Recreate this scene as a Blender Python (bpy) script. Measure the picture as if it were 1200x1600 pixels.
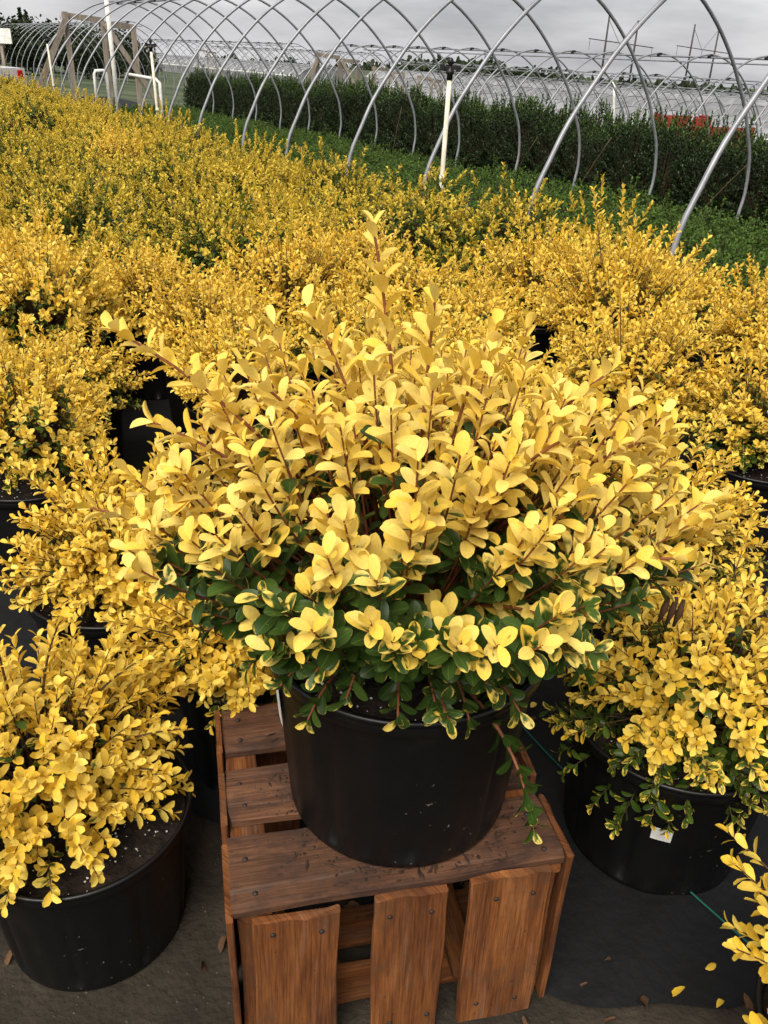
import bpy, math, random
import numpy as np
from mathutils import Vector, Matrix

for o in list(bpy.data.objects):
    bpy.data.objects.remove(o)
scn = bpy.context.scene
COL = scn.collection
R = math.radians

# ------------------------------------------------------------------ camera
CAM_H = 1.6
PITCH, ROLL = R(28.5), R(2.3)
cam = bpy.data.cameras.new('camera')
cam.sensor_fit = 'VERTICAL'
cam.sensor_height = 32.0
cam.lens = 32.0 * 1322.0 / 1600.0
cam.clip_start = 0.02
cam.clip_end = 3000
camo = bpy.data.objects.new('camera', cam)
COL.objects.link(camo)
scn.camera = camo
_fw = Vector((0, math.cos(PITCH), -math.sin(PITCH)))
_up = Vector((0, math.sin(PITCH), math.cos(PITCH)))
_ri = Vector((1, 0, 0))
_cx = _ri * math.cos(ROLL) + _up * math.sin(ROLL)
_cy = _up * math.cos(ROLL) - _ri * math.sin(ROLL)
M = Matrix((_cx, _cy, -_fw)).transposed().to_4x4()
M.translation = Vector((0, 0, CAM_H))
camo.matrix_world = M

# ------------------------------------------------------------------ world, sun, exposure
SUN_EL, SUN_AZ = R(52), R(200)          # azimuth clockwise from +Y; behind the camera, a little to the left
world = bpy.data.worlds.new('World')
scn.world = world
world.use_nodes = True
wn, wl = world.node_tree.nodes, world.node_tree.links
wn.clear()
w_out = wn.new('ShaderNodeOutputWorld')
w_sky = wn.new('ShaderNodeTexSky')
w_sky.sky_type = 'NISHITA'
w_sky.sun_disc = False
w_sky.sun_elevation = SUN_EL
w_sky.sun_rotation = SUN_AZ
w_bg1 = wn.new('ShaderNodeBackground')
w_bg1.inputs['Strength'].default_value = 0.05
wl.new(w_sky.outputs[0], w_bg1.inputs['Color'])
# closed cloud deck over the blue
w_tc = wn.new('ShaderNodeTexCoord')
w_map = wn.new('ShaderNodeMapping')
w_map.inputs['Scale'].default_value = (1.8, 1.8, 8.0)
wl.new(w_tc.outputs['Generated'], w_map.inputs['Vector'])
w_n = wn.new('ShaderNodeTexNoise')
w_n.inputs['Scale'].default_value = 2.2
w_n.inputs['Detail'].default_value = 7
w_n.inputs['Roughness'].default_value = 0.55
wl.new(w_map.outputs[0], w_n.inputs['Vector'])
w_cr = wn.new('ShaderNodeValToRGB')
w_cr.color_ramp.elements[0].position = 0.36
w_cr.color_ramp.elements[0].color = (0.125, 0.125, 0.135, 1)
w_cr.color_ramp.elements[1].position = 0.64
w_cr.color_ramp.elements[1].color = (0.222, 0.219, 0.225, 1)
wl.new(w_n.outputs['Fac'], w_cr.inputs['Fac'])
w_bg2 = wn.new('ShaderNodeBackground')
w_bg2.inputs['Strength'].default_value = 1.0
wl.new(w_cr.outputs['Color'], w_bg2.inputs['Color'])
w_mix = wn.new('ShaderNodeMixShader')
w_mix.inputs['Fac'].default_value = 0.93
wl.new(w_bg1.outputs[0], w_mix.inputs[1])
wl.new(w_bg2.outputs[0], w_mix.inputs[2])
wl.new(w_mix.outputs[0], w_out.inputs['Surface'])

sl = bpy.data.lights.new('sun', 'SUN')
sl.energy = 1.5
sl.angle = R(40)
sl.color = (1.0, 0.95, 0.87)
so = bpy.data.objects.new('sun', sl)
COL.objects.link(so)
sd = Vector((math.sin(SUN_AZ) * math.cos(SUN_EL), math.cos(SUN_AZ) * math.cos(SUN_EL), math.sin(SUN_EL)))
so.rotation_euler = (-sd).to_track_quat('-Z', 'Y').to_euler()

vs = scn.view_settings
vs.view_transform = 'Standard'
vs.look = 'None'
vs.exposure = 1.8
vs.gamma = 1.0
vs.use_curve_mapping = False
cy = scn.cycles
cy.max_bounces = 4
cy.use_adaptive_sampling = True
cy.debug_use_spatial_splits = True
cy.adaptive_threshold = 0.03
cy.diffuse_bounces = 3
cy.glossy_bounces = 2
cy.transmission_bounces = 2

# ------------------------------------------------------------------ helpers
rng = np.random.default_rng(7)
random.seed(7)
TH = 0.56                                # tunnel axis, turned left of the view
AX = np.array([-math.sin(TH), math.cos(TH), 0.0])
LAT = np.array([math.cos(TH), math.sin(TH), 0.0])


def sstep(a, b, x):
    if isinstance(x, np.ndarray):
        t = np.clip((x - a) / (b - a), 0.0, 1.0)
    else:
        t = min(max((x - a) / (b - a), 0.0), 1.0)
    return t * t * (3 - 2 * t)


def terrain_lt(L, t):
    d = 0.09 * min(max(L - 8.3, 0), 7) + 0.07 * min(max(L - 15.3, 0), 15) + 0.045 * min(max(L - 30.3, 0), 300)
    return -d * (1 - 0.45 * sstep(30, 50, t))


def terrain(x, y):
    return terrain_lt(x * LAT[0] + y * LAT[1], x * AX[0] + y * AX[1])


def LT(L, t, z=0.0):
    p = AX * t + LAT * L
    return np.array([p[0], p[1], z])


def tag(o, label=None, cat=None, group=None, kind=None):
    if label: o['label'] = label
    if cat: o['category'] = cat
    if group: o['group'] = group
    if kind: o['kind'] = kind
    return o


def empty(name, loc=(0, 0, 0), rz=0.0):
    o = bpy.data.objects.new(name, None)
    o.empty_display_size = 0.05
    o.location = loc
    o.rotation_euler = (0, 0, rz)
    COL.objects.link(o)
    return o


def link(name, me, parent=None, mat=None):
    o = bpy.data.objects.new(name, me)
    if mat is not None and len(me.materials) == 0:
        me.materials.append(mat)
    COL.objects.link(o)
    if parent is not None:
        o.parent = parent
    return o


def copy_tree(o, parent=None):
    c = o.copy()
    COL.objects.link(c)
    c.parent = parent
    for ch in list(o.children):
        copy_tree(ch, c)
    return c


class MB:
    """collects quads / polygons for one mesh"""
    def __init__(self):
        self.v, self.f = [], []

    def add(self, vs_, fs_):
        b = len(self.v)
        self.v += [tuple(map(float, p)) for p in vs_]
        self.f += [tuple(i + b for i in f) for f in fs_]
        return self

    def box(self, x0, x1, y0, y1, z0, z1, bev=0.0, jit=0.0):
        """box with chamfered edges along its length"""
        if bev <= 0:
            v = [(x, y, z) for z in (z0, z1) for y in (y0, y1) for x in (x0, x1)]
            return self.add(v, [(0, 2, 3, 1), (4, 5, 7, 6), (0, 1, 5, 4), (2, 6, 7, 3), (0, 4, 6, 2), (1, 3, 7, 5)])
        b = bev
        rings = []
        for z, i in ((z0, b), (z0 + b, 0), (z1 - b, 0), (z1, b)):
            X0, X1, Y0, Y1 = x0 + i, x1 - i, y0 + i, y1 - i
            rings.append([(X0 + b, Y0, z), (X1 - b, Y0, z), (X1, Y0 + b, z), (X1, Y1 - b, z),
                          (X1 - b, Y1, z), (X0 + b, Y1, z), (X0, Y1 - b, z), (X0, Y0 + b, z)])
        v = [tuple(c + random.uniform(-jit, jit) for c in p) for r in rings for p in r]
        f = [tuple(range(7, -1, -1)), tuple(range(24, 32))]
        for k in range(3):
            for i in range(8):
                j = (i + 1) % 8
                f.append((k * 8 + i, k * 8 + j, k * 8 + 8 + j, k * 8 + 8 + i))
        return self.add(v, f)

    def tube(self, pts, rad, n=6, caps=True):
        pts = [np.array(p, float) for p in pts]
        m = len(pts)
        rad = [rad] * m if np.isscalar(rad) else rad
        T = []
        for i in range(m):
            t = pts[min(i + 1, m - 1)] - pts[max(i - 1, 0)]
            T.append(t / (np.linalg.norm(t) + 1e-12))
        ref = np.array([0, 0, 1.0]) if abs(T[0][2]) < 0.9 else np.array([1.0, 0, 0])
        U = np.cross(T[0], ref); U /= np.linalg.norm(U)
        vs_, fs_ = [], []
        for i in range(m):
            U = U - T[i] * (U @ T[i]); U /= (np.linalg.norm(U) + 1e-12)
            W = np.cross(T[i], U)
            for k in range(n):
                a = 2 * math.pi * k / n
                vs_.append(pts[i] + (U * math.cos(a) + W * math.sin(a)) * rad[i])
        for i in range(m - 1):
            for k in range(n):
                j = (k + 1) % n
                fs_.append((i * n + k, i * n + j, (i + 1) * n + j, (i + 1) * n + k))
        if caps:
            fs_.append(tuple(range(n - 1, -1, -1)))
            fs_.append(tuple(range((m - 1) * n, m * n)))
        return self.add(vs_, fs_)

    def lathe(self, prof, n=32, fn=None, close=False):
        vs_, fs_ = [], []
        for (r, z) in prof:
            for k in range(n):
                a = 2 * math.pi * k / n
                rr = r + (fn(a, r, z) if fn else 0)
                vs_.append((rr * math.cos(a), rr * math.sin(a), z))
        m = len(prof)
        for i in range(m - 1):
            for k in range(n):
                j = (k + 1) % n
                fs_.append((i * n + k, i * n + j, (i + 1) * n + j, (i + 1) * n + k))
        if close:
            fs_.append(tuple(range(n - 1, -1, -1)))
            fs_.append(tuple(range((m - 1) * n, m * n)))
        return self.add(vs_, fs_)

    def mesh(self, name, mat=None, smooth=False):
        me = bpy.data.meshes.new(name)
        me.from_pydata(self.v, [], self.f)
        if mat is not None: me.materials.append(mat)
        if smooth: me.shade_smooth()
        me.update()
        return me

    def build(self, name, mat, parent=None, smooth=False):
        return link(name, self.mesh(name, mat, smooth), parent)


# ------------------------------------------------------------------ materials
def mat(name, col, rough=0.7, spec=0.3, metal=0.0):
    m = bpy.data.materials.new(name)
    m.use_nodes = True
    b = m.node_tree.nodes['Principled BSDF']
    b.inputs['Base Color'].default_value = (*col, 1)
    b.inputs['Roughness'].default_value = rough
    b.inputs['Specular IOR Level'].default_value = spec
    b.inputs['Metallic'].default_value = metal
    return m


def noisemat(name, stops, scale=8, detail=6, rough=0.8, spec=0.3, bump=0.0, bscale=None, coord='Object', stretch=None, metal=0.0, objrand=0.0):
    """colour ramp driven by noise, with bump"""
    m = mat(name, stops[0][1], rough, spec, metal)
    nt = m.node_tree; n, l = nt.nodes, nt.links
    b = n['Principled BSDF']
    tc = n.new('ShaderNodeTexCoord')
    mp = n.new('ShaderNodeMapping')
    if stretch: mp.inputs['Scale'].default_value = stretch
    l.new(tc.outputs[coord], mp.inputs['Vector'])
    oi = n.new('ShaderNodeObjectInfo')
    mul = n.new('ShaderNodeMath'); mul.operation = 'MULTIPLY'; mul.inputs[1].default_value = 37.0 if objrand else 0.0
    l.new(oi.outputs['Random'], mul.inputs[0])
    l.new(mul.outputs[0], mp.inputs['Location'])
    nz = n.new('ShaderNodeTexNoise')
    nz.inputs['Scale'].default_value = scale
    nz.inputs['Detail'].default_value = detail
    nz.inputs['Roughness'].default_value = 0.65
    l.new(mp.outputs[0], nz.inputs['Vector'])
    cr = n.new('ShaderNodeValToRGB')
    el = cr.color_ramp.elements
    while len(el) < len(stops): el.new(0.5)
    for e, (p, c) in zip(el, stops):
        e.position = p; e.color = (*c, 1)
    l.new(nz.outputs['Fac'], cr.inputs['Fac'])
    if objrand:
        hs = n.new('ShaderNodeHueSaturation')
        mr = n.new('ShaderNodeMapRange')
        mr.inputs['To Min'].default_value = 1 - objrand
        mr.inputs['To Max'].default_value = 1 + objrand
        l.new(oi.outputs['Random'], mr.inputs['Value'])
        l.new(mr.outputs[0], hs.inputs['Value'])
        l.new(cr.outputs['Color'], hs.inputs['Color'])
        l.new(hs.outputs['Color'], b.inputs['Base Color'])
    else:
        l.new(cr.outputs['Color'], b.inputs['Base Color'])
    if bump:
        nb = n.new('ShaderNodeTexNoise')
        nb.inputs['Scale'].default_value = bscale or scale * 4
        nb.inputs['Detail'].default_value = 5
        l.new(mp.outputs[0], nb.inputs['Vector'])
        bp = n.new('ShaderNodeBump')
        bp.inputs['Strength'].default_value = min(1.0, bump)
        bp.inputs['Distance'].default_value = 0.01
        l.new(nb.outputs['Fac'], bp.inputs['Height'])
        l.new(bp.outputs[0], b.inputs['Normal'])
    return m


def leafmat(name, yel_a, yel_b, grn_a, grn_b, rough=0.44, transl=0.28, wash=None):
    """leaf: vertex attribute 'leaf' = (yellow share, random, -) and UV (across, along)"""
    m = bpy.data.materials.new(name)
    m.use_nodes = True
    nt = m.node_tree; n, l = nt.nodes, nt.links
    b = n['Principled BSDF']
    out = n['Material Output']
    at = n.new('ShaderNodeAttribute'); at.attribute_name = 'leaf'
    sep = n.new('ShaderNodeSeparateColor')
    l.new(at.outputs['Color'], sep.inputs[0])
    oi = n.new('ShaderNodeObjectInfo')

    def math_(op, a, bb=None, clamp=False):
        x = n.new('ShaderNodeMath'); x.operation = op; x.use_clamp = clamp
        for i, s in enumerate((a, bb)):
            if s is None: continue
            if isinstance(s, (int, float)): x.inputs[i].default_value = s
            else: l.new(s, x.inputs[i])
        return x.outputs[0]
    rnd = math_('FRACT', math_('ADD', sep.outputs[1], oi.outputs['Random']))
    uv = n.new('ShaderNodeUVMap')
    su = n.new('ShaderNodeSeparateXYZ')
    l.new(uv.outputs[0], su.inputs[0])
    cmb = n.new('ShaderNodeCombineXYZ')
    l.new(su.outputs[0], cmb.inputs[0]); l.new(su.outputs[1], cmb.inputs[1]); l.new(math_('MULTIPLY', rnd, 91.0), cmb.inputs[2])
    nz = n.new('ShaderNodeTexNoise')
    nz.inputs['Scale'].default_value = 2.6
    nz.inputs['Detail'].default_value = 1
    l.new(cmb.outputs[0], nz.inputs['Vector'])
    au = math_('ABSOLUTE', math_('SUBTRACT', su.outputs[0], 0.5))
    k = math_('MULTIPLY', sep.outputs[0], 2.1)
    k = math_('ADD', k, -0.55)
    k = math_('ADD', k, math_('MULTIPLY', math_('SUBTRACT', su.outputs[1], 0.5), 0.55))
    k = math_('ADD', k, math_('MULTIPLY', math_('SUBTRACT', au, 0.25), 0.8))
    k = math_('ADD', k, math_('MULTIPLY', math_('SUBTRACT', nz.outputs['Fac'], 0.5), 1.3))
    mr = n.new('ShaderNodeMapRange'); mr.interpolation_type = 'SMOOTHSTEP'
    mr.inputs['From Min'].default_value = 0.28; mr.inputs['From Max'].default_value = 0.74
    l.new(k, mr.inputs['Value'])

    def mixc(fac, a, bb):
        x = n.new('ShaderNodeMix'); x.data_type = 'RGBA'
        if isinstance(fac, (int, float)): x.inputs['Factor'].default_value = fac
        else: l.new(fac, x.inputs['Factor'])
        for nm, s in (('A', a), ('B', bb)):
            sock = [q for q in x.inputs if q.name == nm and q.type == 'RGBA'][0]
            if isinstance(s, tuple): sock.default_value = (*s, 1)
            else: l.new(s, sock)
        return [q for q in x.outputs if q.type == 'RGBA'][0]
    yel = mixc(rnd, yel_a, yel_b)
    grn = mixc(rnd, grn_a, grn_b)
    # veins: pale midrib on the green
    rib = n.new('ShaderNodeMapRange')
    rib.inputs['From Min'].default_value = 0.0; rib.inputs['From Max'].default_value = 0.05
    rib.inputs['To Min'].default_value = 0.45; rib.inputs['To Max'].default_value = 0.0
    l.new(au, rib.inputs['Value'])
    grn = mixc(rib.outputs[0], grn, (0.16, 0.24, 0.04))
    colr = mixc(mr.outputs[0], grn, yel)
    # small blotches
    nz2 = n.new('ShaderNodeTexNoise'); nz2.inputs['Scale'].default_value = 7; nz2.inputs['Detail'].default_value = 1
    l.new(cmb.outputs[0], nz2.inputs['Vector'])
    hs = n.new('ShaderNodeHueSaturation')
    mv = n.new('ShaderNodeMapRange'); mv.inputs['To Min'].default_value = 0.80; mv.inputs['To Max'].default_value = 1.10
    l.new(nz2.outputs['Fac'], mv.inputs['Value'])
    l.new(mv.outputs[0], hs.inputs['Value'])
    l.new(colr, hs.inputs['Color'])
    colr = hs.outputs['Color']
    l.new(colr, b.inputs['Base Color'])
    rr = n.new('ShaderNodeMapRange')
    rr.inputs['To Min'].default_value = rough - 0.08; rr.inputs['To Max'].default_value = rough + 0.08
    l.new(mr.outputs[0], rr.inputs['Value'])
    l.new(rr.outputs[0], b.inputs['Roughness'])
    b.inputs['Specular IOR Level'].default_value = 0.25
    tr = n.new('ShaderNodeBsdfTranslucent')
    l.new(colr, tr.inputs['Color'])
    ms = n.new('ShaderNodeMixShader'); ms.inputs['Fac'].default_value = transl
    l.new(b.outputs[0], ms.inputs[1]); l.new(tr.outputs[0], ms.inputs[2])
    l.new(ms.outputs[0], out.inputs['Surface'])
    return m


M_LEAF = leafmat('leaf_yellow', (0.90, 0.62, 0.08), (0.93, 0.72, 0.19), (0.026, 0.056, 0.009), (0.065, 0.115, 0.019))
M_GOLD = leafmat('leaf_gold', (0.86, 0.55, 0.045), (0.93, 0.71, 0.14), (0.022, 0.050, 0.008), (0.09, 0.14, 0.018))
M_OLIVE = leafmat('leaf_olive', (0.62, 0.43, 0.03), (0.76, 0.58, 0.085), (0.025, 0.058, 0.008), (0.12, 0.17, 0.02))
M_GREEN = leafmat('leaf_green', (0.09, 0.16, 0.024), (0.12, 0.19, 0.035), (0.035, 0.08, 0.012), (0.07, 0.13, 0.024), rough=0.5)
M_HEDGE = leafmat('leaf_hedge', (0.06, 0.115, 0.018), (0.08, 0.14, 0.022), (0.008, 0.018, 0.005), (0.02, 0.042, 0.009), rough=0.5, transl=0.12)
M_TREE = leafmat('leaf_far', (0.035, 0.05, 0.018), (0.042, 0.058, 0.02), (0.014, 0.023, 0.010), (0.026, 0.037, 0.014), rough=0.7, transl=0.1)
M_STEM = noisemat('young_stem', [(0.3, (0.13, 0.035, 0.015)), (0.7, (0.24, 0.085, 0.03))], scale=40, rough=0.6)
M_TWIG = noisemat('twig', [(0.3, (0.035, 0.02, 0.011)), (0.7, (0.09, 0.045, 0.022))], scale=40, rough=0.8)
M_BARK = noisemat('bark', [(0.3, (0.07, 0.045, 0.025)), (0.7, (0.16, 0.11, 0.065))], scale=60, rough=0.85, bump=0.5)
M_SOIL = noisemat('potting_soil', [(0.3, (0.008, 0.005, 0.004)), (0.55, (0.022, 0.014, 0.010)), (0.75, (0.05, 0.03, 0.02))], scale=45, rough=0.95, bump=1.0, bscale=90)
M_PERL = mat('perlite', (0.62, 0.60, 0.54), 0.9)
M_PVC = noisemat('white_pipe', [(0.35, (0.55, 0.53, 0.46)), (0.6, (0.76, 0.75, 0.70))], scale=9, rough=0.5)
M_CREAMPIPE = noisemat('cream_pipe', [(0.35, (0.52, 0.47, 0.35)), (0.6, (0.72, 0.67, 0.54))], scale=12, rough=0.55)
M_BLACK = mat('black_plastic', (0.015, 0.015, 0.016), 0.4)
M_GALV = noisemat('galvanised_tube', [(0.3, (0.20, 0.205, 0.22)), (0.7, (0.33, 0.335, 0.35))], scale=5, rough=0.45, spec=0.5, metal=0.35)
M_WOODG = noisemat('weathered_timber', [(0.3, (0.16, 0.13, 0.10)), (0.7, (0.34, 0.29, 0.23))], scale=4, rough=0.9, stretch=(6, 6, 1), objrand=0.2)
M_POLY = noisemat('tunnel_film', [(0.3, (0.12, 0.122, 0.125)), (0.5, (0.19, 0.193, 0.196)), (0.7, (0.27, 0.272, 0.275))], scale=1.2, detail=8, rough=0.5, objrand=0.2)
M_STICK = noisemat('label_paper', [(0.3, (0.55, 0.55, 0.52)), (0.7, (0.72, 0.71, 0.68))], scale=30, rough=0.6)
M_NAIL = mat('nail_iron', (0.035, 0.028, 0.025), 0.6, 0.4, 0.4)
M_TWINE = mat('green_twine', (0.01, 0.11, 0.085), 0.8)
M_DEADLEAF = noisemat('dead_leaf', [(0.3, (0.035, 0.016, 0.008)), (0.7, (0.12, 0.06, 0.026))], scale=15, rough=0.85, objrand=0.35)
M_RUST = noisemat('red_paint', [(0.3, (0.16, 0.02, 0.012)), (0.7, (0.26, 0.04, 0.022))], scale=6, rough=0.6)
M_POLE = mat('dark_pole', (0.06, 0.055, 0.05), 0.85)


def pot_material():
    m = noisemat('pot_plastic', [(0.35, (0.0025, 0.0025, 0.003)), (0.6, (0.0042, 0.004, 0.004)), (0.8, (0.013, 0.011, 0.009))], scale=5, rough=0.42, spec=0.4, bump=0.12, bscale=25, objrand=0.2)
    nt = m.node_tree; n, l = nt.nodes, nt.links
    b = n['Principled BSDF']
    src = b.inputs['Base Color'].links[0].from_socket
    tc = n.new('ShaderNodeTexCoord')
    # dried splashes: sparse small specks
    nz = n.new('ShaderNodeTexNoise'); nz.inputs['Scale'].default_value = 70; nz.inputs['Detail'].default_value = 4
    l.new(tc.outputs['Object'], nz.inputs['Vector'])
    n2 = n.new('ShaderNodeTexNoise'); n2.inputs['Scale'].default_value = 4
    l.new(tc.outputs['Object'], n2.inputs['Vector'])
    ad = n.new('ShaderNodeMath'); ad.operation = 'MULTIPLY_ADD'; ad.inputs[1].default_value = 0.35
    l.new(n2.outputs['Fac'], ad.inputs[0]); l.new(nz.outputs['Fac'], ad.inputs[2])
    mr = n.new('ShaderNodeMapRange'); mr.inputs['From Min'].default_value = 0.895; mr.inputs['From Max'].default_value = 0.95
    l.new(ad.outputs[0], mr.inputs['Value'])
    mx = n.new('ShaderNodeMix'); mx.data_type = 'RGBA'
    l.new(mr.outputs[0], mx.inputs['Factor'])
    A = [q for q in mx.inputs if q.name == 'A' and q.type == 'RGBA'][0]
    B = [q for q in mx.inputs if q.name == 'B' and q.type == 'RGBA'][0]
    l.new(src, A); B.default_value = (0.13, 0.12, 0.10, 1)
    l.new([q for q in mx.outputs if q.type == 'RGBA'][0], b.inputs['Base Color'])
    return m


M_POT = pot_material()


def wood_material(name, top_dirt):
    m = mat(name, (0.3, 0.15, 0.07), 0.8, 0.25)
    nt = m.node_tree; n, l = nt.nodes, nt.links
    b = n['Principled BSDF']
    tc = n.new('ShaderNodeTexCoord'); oi = n.new('ShaderNodeObjectInfo')
    mp = n.new('ShaderNodeMapping')
    ml = n.new('ShaderNodeMath'); ml.operation = 'MULTIPLY'; ml.inputs[1].default_value = 23.0
    l.new(oi.outputs['Random'], ml.inputs[0]); l.new(ml.outputs[0], mp.inputs['Location'])
    l.new(tc.outputs['UV'], mp.inputs['Vector'])            # u along the grain (metres), v across

    def noise(scale, det, st, rough=0.6):
        q = n.new('ShaderNodeMapping'); q.inputs['Scale'].default_value = st
        l.new(mp.outputs[0], q.inputs['Vector'])
        z = n.new('ShaderNodeTexNoise'); z.inputs['Scale'].default_value = scale; z.inputs['Detail'].default_value = det
        z.inputs['Roughness'].default_value = rough
        l.new(q.outputs[0], z.inputs['Vector'])
        return z.outputs['Fac']

    def ramp(f, stops):
        c = n.new('ShaderNodeValToRGB'); el = c.color_ramp.elements
        while len(el) < len(stops): el.new(0.5)
        for e, (p, cc) in zip(el, stops): e.position = p; e.color = (*cc, 1)
        l.new(f, c.inputs['Fac']); return c.outputs['Color']

    def mix(fac, a, bb, mode='MIX'):
        x = n.new('ShaderNodeMix'); x.data_type = 'RGBA'; x.blend_type = mode
        if isinstance(fac, float): x.inputs['Factor'].default_value = fac
        else: l.new(fac, x.inputs['Factor'])
        for nm, s in (('A', a), ('B', bb)):
            k = [q for q in x.inputs if q.name == nm and q.type == 'RGBA'][0]
            if isinstance(s, tuple): k.default_value = (*s, 1)
            else: l.new(s, k)
        return [q for q in x.outputs if q.type == 'RGBA'][0]
    grain = noise(1.0, 6, (9, 260, 1), 0.7)
    broad = noise(1.0, 4, (3, 22, 1))
    stain = noise(1.0, 7, (5, 12, 1), 0.68)
    spots = noise(1.0, 3, (40, 60, 1))
    if top_dirt:
        base = ramp(broad, [(0.3, (0.075, 0.033, 0.017)), (0.55, (0.135, 0.06, 0.03)), (0.75, (0.20, 0.092, 0.047))])
    else:
        base = ramp(broad, [(0.3, (0.09, 0.027, 0.007)), (0.5, (0.20, 0.066, 0.016)), (0.75, (0.31, 0.12, 0.035))])
    col = mix(1.0, base, ramp(grain, [(0.34, (0.38, 0.36, 0.34)), (0.60, (1.0, 1.0, 1.0))]), 'MULTIPLY')
    sf = n.new('ShaderNodeMapRange'); sf.interpolation_type = 'SMOOTHSTEP'
    sf.inputs['From Min'].default_value = 0.50 if top_dirt else 0.56
    sf.inputs['From Max'].default_value = 0.62 if top_dirt else 0.74
    sf.inputs['To Max'].default_value = 0.85 if top_dirt else 0.6
    l.new(stain, sf.inputs['Value'])
    col = mix(sf.outputs[0], col, (0.035, 0.017, 0.012))
    # grime in broad clouds, following the crate rather than the grain
    gn = n.new('ShaderNodeTexNoise'); gn.inputs['Scale'].default_value = 7.0; gn.inputs['Detail'].default_value = 7; gn.inputs['Roughness'].default_value = 0.7
    gmap = n.new('ShaderNodeMapping'); l.new(tc.outputs['Object'], gmap.inputs['Vector']); l.new(ml.outputs[0], gmap.inputs['Location']); l.new(gmap.outputs[0], gn.inputs['Vector'])
    gf = n.new('ShaderNodeMapRange'); gf.interpolation_type = 'SMOOTHSTEP'; gf.inputs['From Min'].default_value = 0.47; gf.inputs['From Max'].default_value = 0.66; gf.inputs['To Max'].default_value = 0.8 if top_dirt else 0.55
    l.new(gn.outputs['Fac'], gf.inputs['Value'])
    col = mix(gf.outputs[0], col, (0.045, 0.024, 0.016) if top_dirt else (0.075, 0.035, 0.017))
    # splits along the grain
    ck = noise(1.0, 2, (2.2, 70, 1), 0.5)
    cf = n.new('ShaderNodeMapRange'); cf.inputs['From Min'].default_value = 0.725; cf.inputs['From Max'].default_value = 0.745; cf.inputs['To Max'].default_value = 0.9
    l.new(ck, cf.inputs['Value'])
    col = mix(cf.outputs[0], col, (0.012, 0.007, 0.005))
    # greyed, sun bleached streaks
    gy = noise(1.0, 5, (4, 60, 1), 0.7)
    yf_ = n.new('ShaderNodeMapRange'); yf_.inputs['From Min'].default_value = 0.55; yf_.inputs['From Max'].default_value = 0.8; yf_.inputs['To Max'].default_value = 0.5
    l.new(gy, yf_.inputs['Value'])
    col = mix(yf_.outputs[0], col, (0.20, 0.15, 0.12))
    pf = n.new('ShaderNodeMapRange'); pf.inputs['From Min'].default_value = 0.68; pf.inputs['From Max'].default_value = 0.74; pf.inputs['To Max'].default_value = 0.8
    l.new(spots, pf.inputs['Value'])
    col = mix(pf.outputs[0], col, (0.03, 0.018, 0.012))
    hs = n.new('ShaderNodeHueSaturation')
    mr = n.new('ShaderNodeMapRange'); mr.inputs['To Min'].default_value = 0.8; mr.inputs['To Max'].default_value = 1.15
    l.new(oi.outputs['Random'], mr.inputs['Value']); l.new(mr.outputs[0], hs.inputs['Value']); l.new(col, hs.inputs['Color'])
    l.new(hs.outputs['Color'], b.inputs['Base Color'])
    bp = n.new('ShaderNodeBump'); bp.inputs['Strength'].default_value = 0.45; bp.inputs['Distance'].default_value = 0.003
    l.new(grain, bp.inputs['Height']); l.new(bp.outputs[0], b.inputs['Normal'])
    return m


M_WOODTOP = wood_material('crate_wood_top', True)
M_WOOD = wood_material('crate_wood', False)

M_DIRT = noisemat('bare_dirt', [(0.3, (0.013, 0.010, 0.0065)), (0.5, (0.027, 0.021, 0.014)), (0.72, (0.052, 0.04, 0.027))], scale=5, detail=10, rough=0.95, bump=0.9, bscale=60)
M_FABRIC = noisemat('ground_cloth', [(0.3, (0.0022, 0.0022, 0.0025)), (0.6, (0.0042, 0.0042, 0.005)), (0.8, (0.012, 0.011, 0.0095))], scale=3.5, detail=9, rough=0.75, bump=0.5, bscale=30)
M_HILL = noisemat('hill_scrub', [(0.35, (0.05, 0.062, 0.045)), (0.65, (0.085, 0.095, 0.065))], scale=0.08, rough=0.95)

# ------------------------------------------------------------------ ground
def grassy(m):
    nt = m.node_tree; n, l = nt.nodes, nt.links
    b = n['Principled BSDF']; src = b.inputs['Base Color'].links[0].from_socket
    tc = n.new('ShaderNodeTexCoord'); sp = n.new('ShaderNodeSeparateXYZ'); l.new(tc.outputs['Object'], sp.inputs[0])
    nz = n.new('ShaderNodeTexNoise'); nz.inputs['Scale'].default_value = 0.35; nz.inputs['Detail'].default_value = 8; l.new(tc.outputs['Object'], nz.inputs['Vector'])
    ma = n.new('ShaderNodeMath'); ma.operation = 'MULTIPLY_ADD'; ma.inputs[1].default_value = 8.0; l.new(nz.outputs['Fac'], ma.inputs[0]); l.new(sp.outputs[1], ma.inputs[2])
    mr = n.new('ShaderNodeMapRange'); mr.inputs['From Min'].default_value = 12; mr.inputs['From Max'].default_value = 20; l.new(ma.outputs[0], mr.inputs['Value'])
    cr = n.new('ShaderNodeValToRGB'); cr.color_ramp.elements[0].color = (0.03, 0.05, 0.018, 1); cr.color_ramp.elements[1].color = (0.10, 0.115, 0.06, 1)
    cr.color_ramp.elements[0].position = 0.35; cr.color_ramp.elements[1].position = 0.7; l.new(nz.outputs['Fac'], cr.inputs['Fac'])
    mx = n.new('ShaderNodeMix'); mx.data_type = 'RGBA'; l.new(mr.outputs[0], mx.inputs['Factor'])
    l.new(src, [q for q in mx.inputs if q.name == 'A' and q.type == 'RGBA'][0]); l.new(cr.outputs['Color'], [q for q in mx.inputs if q.name == 'B' and q.type == 'RGBA'][0])
    l.new([q for q in mx.outputs if q.type == 'RGBA'][0], b.inputs['Base Color'])


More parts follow.
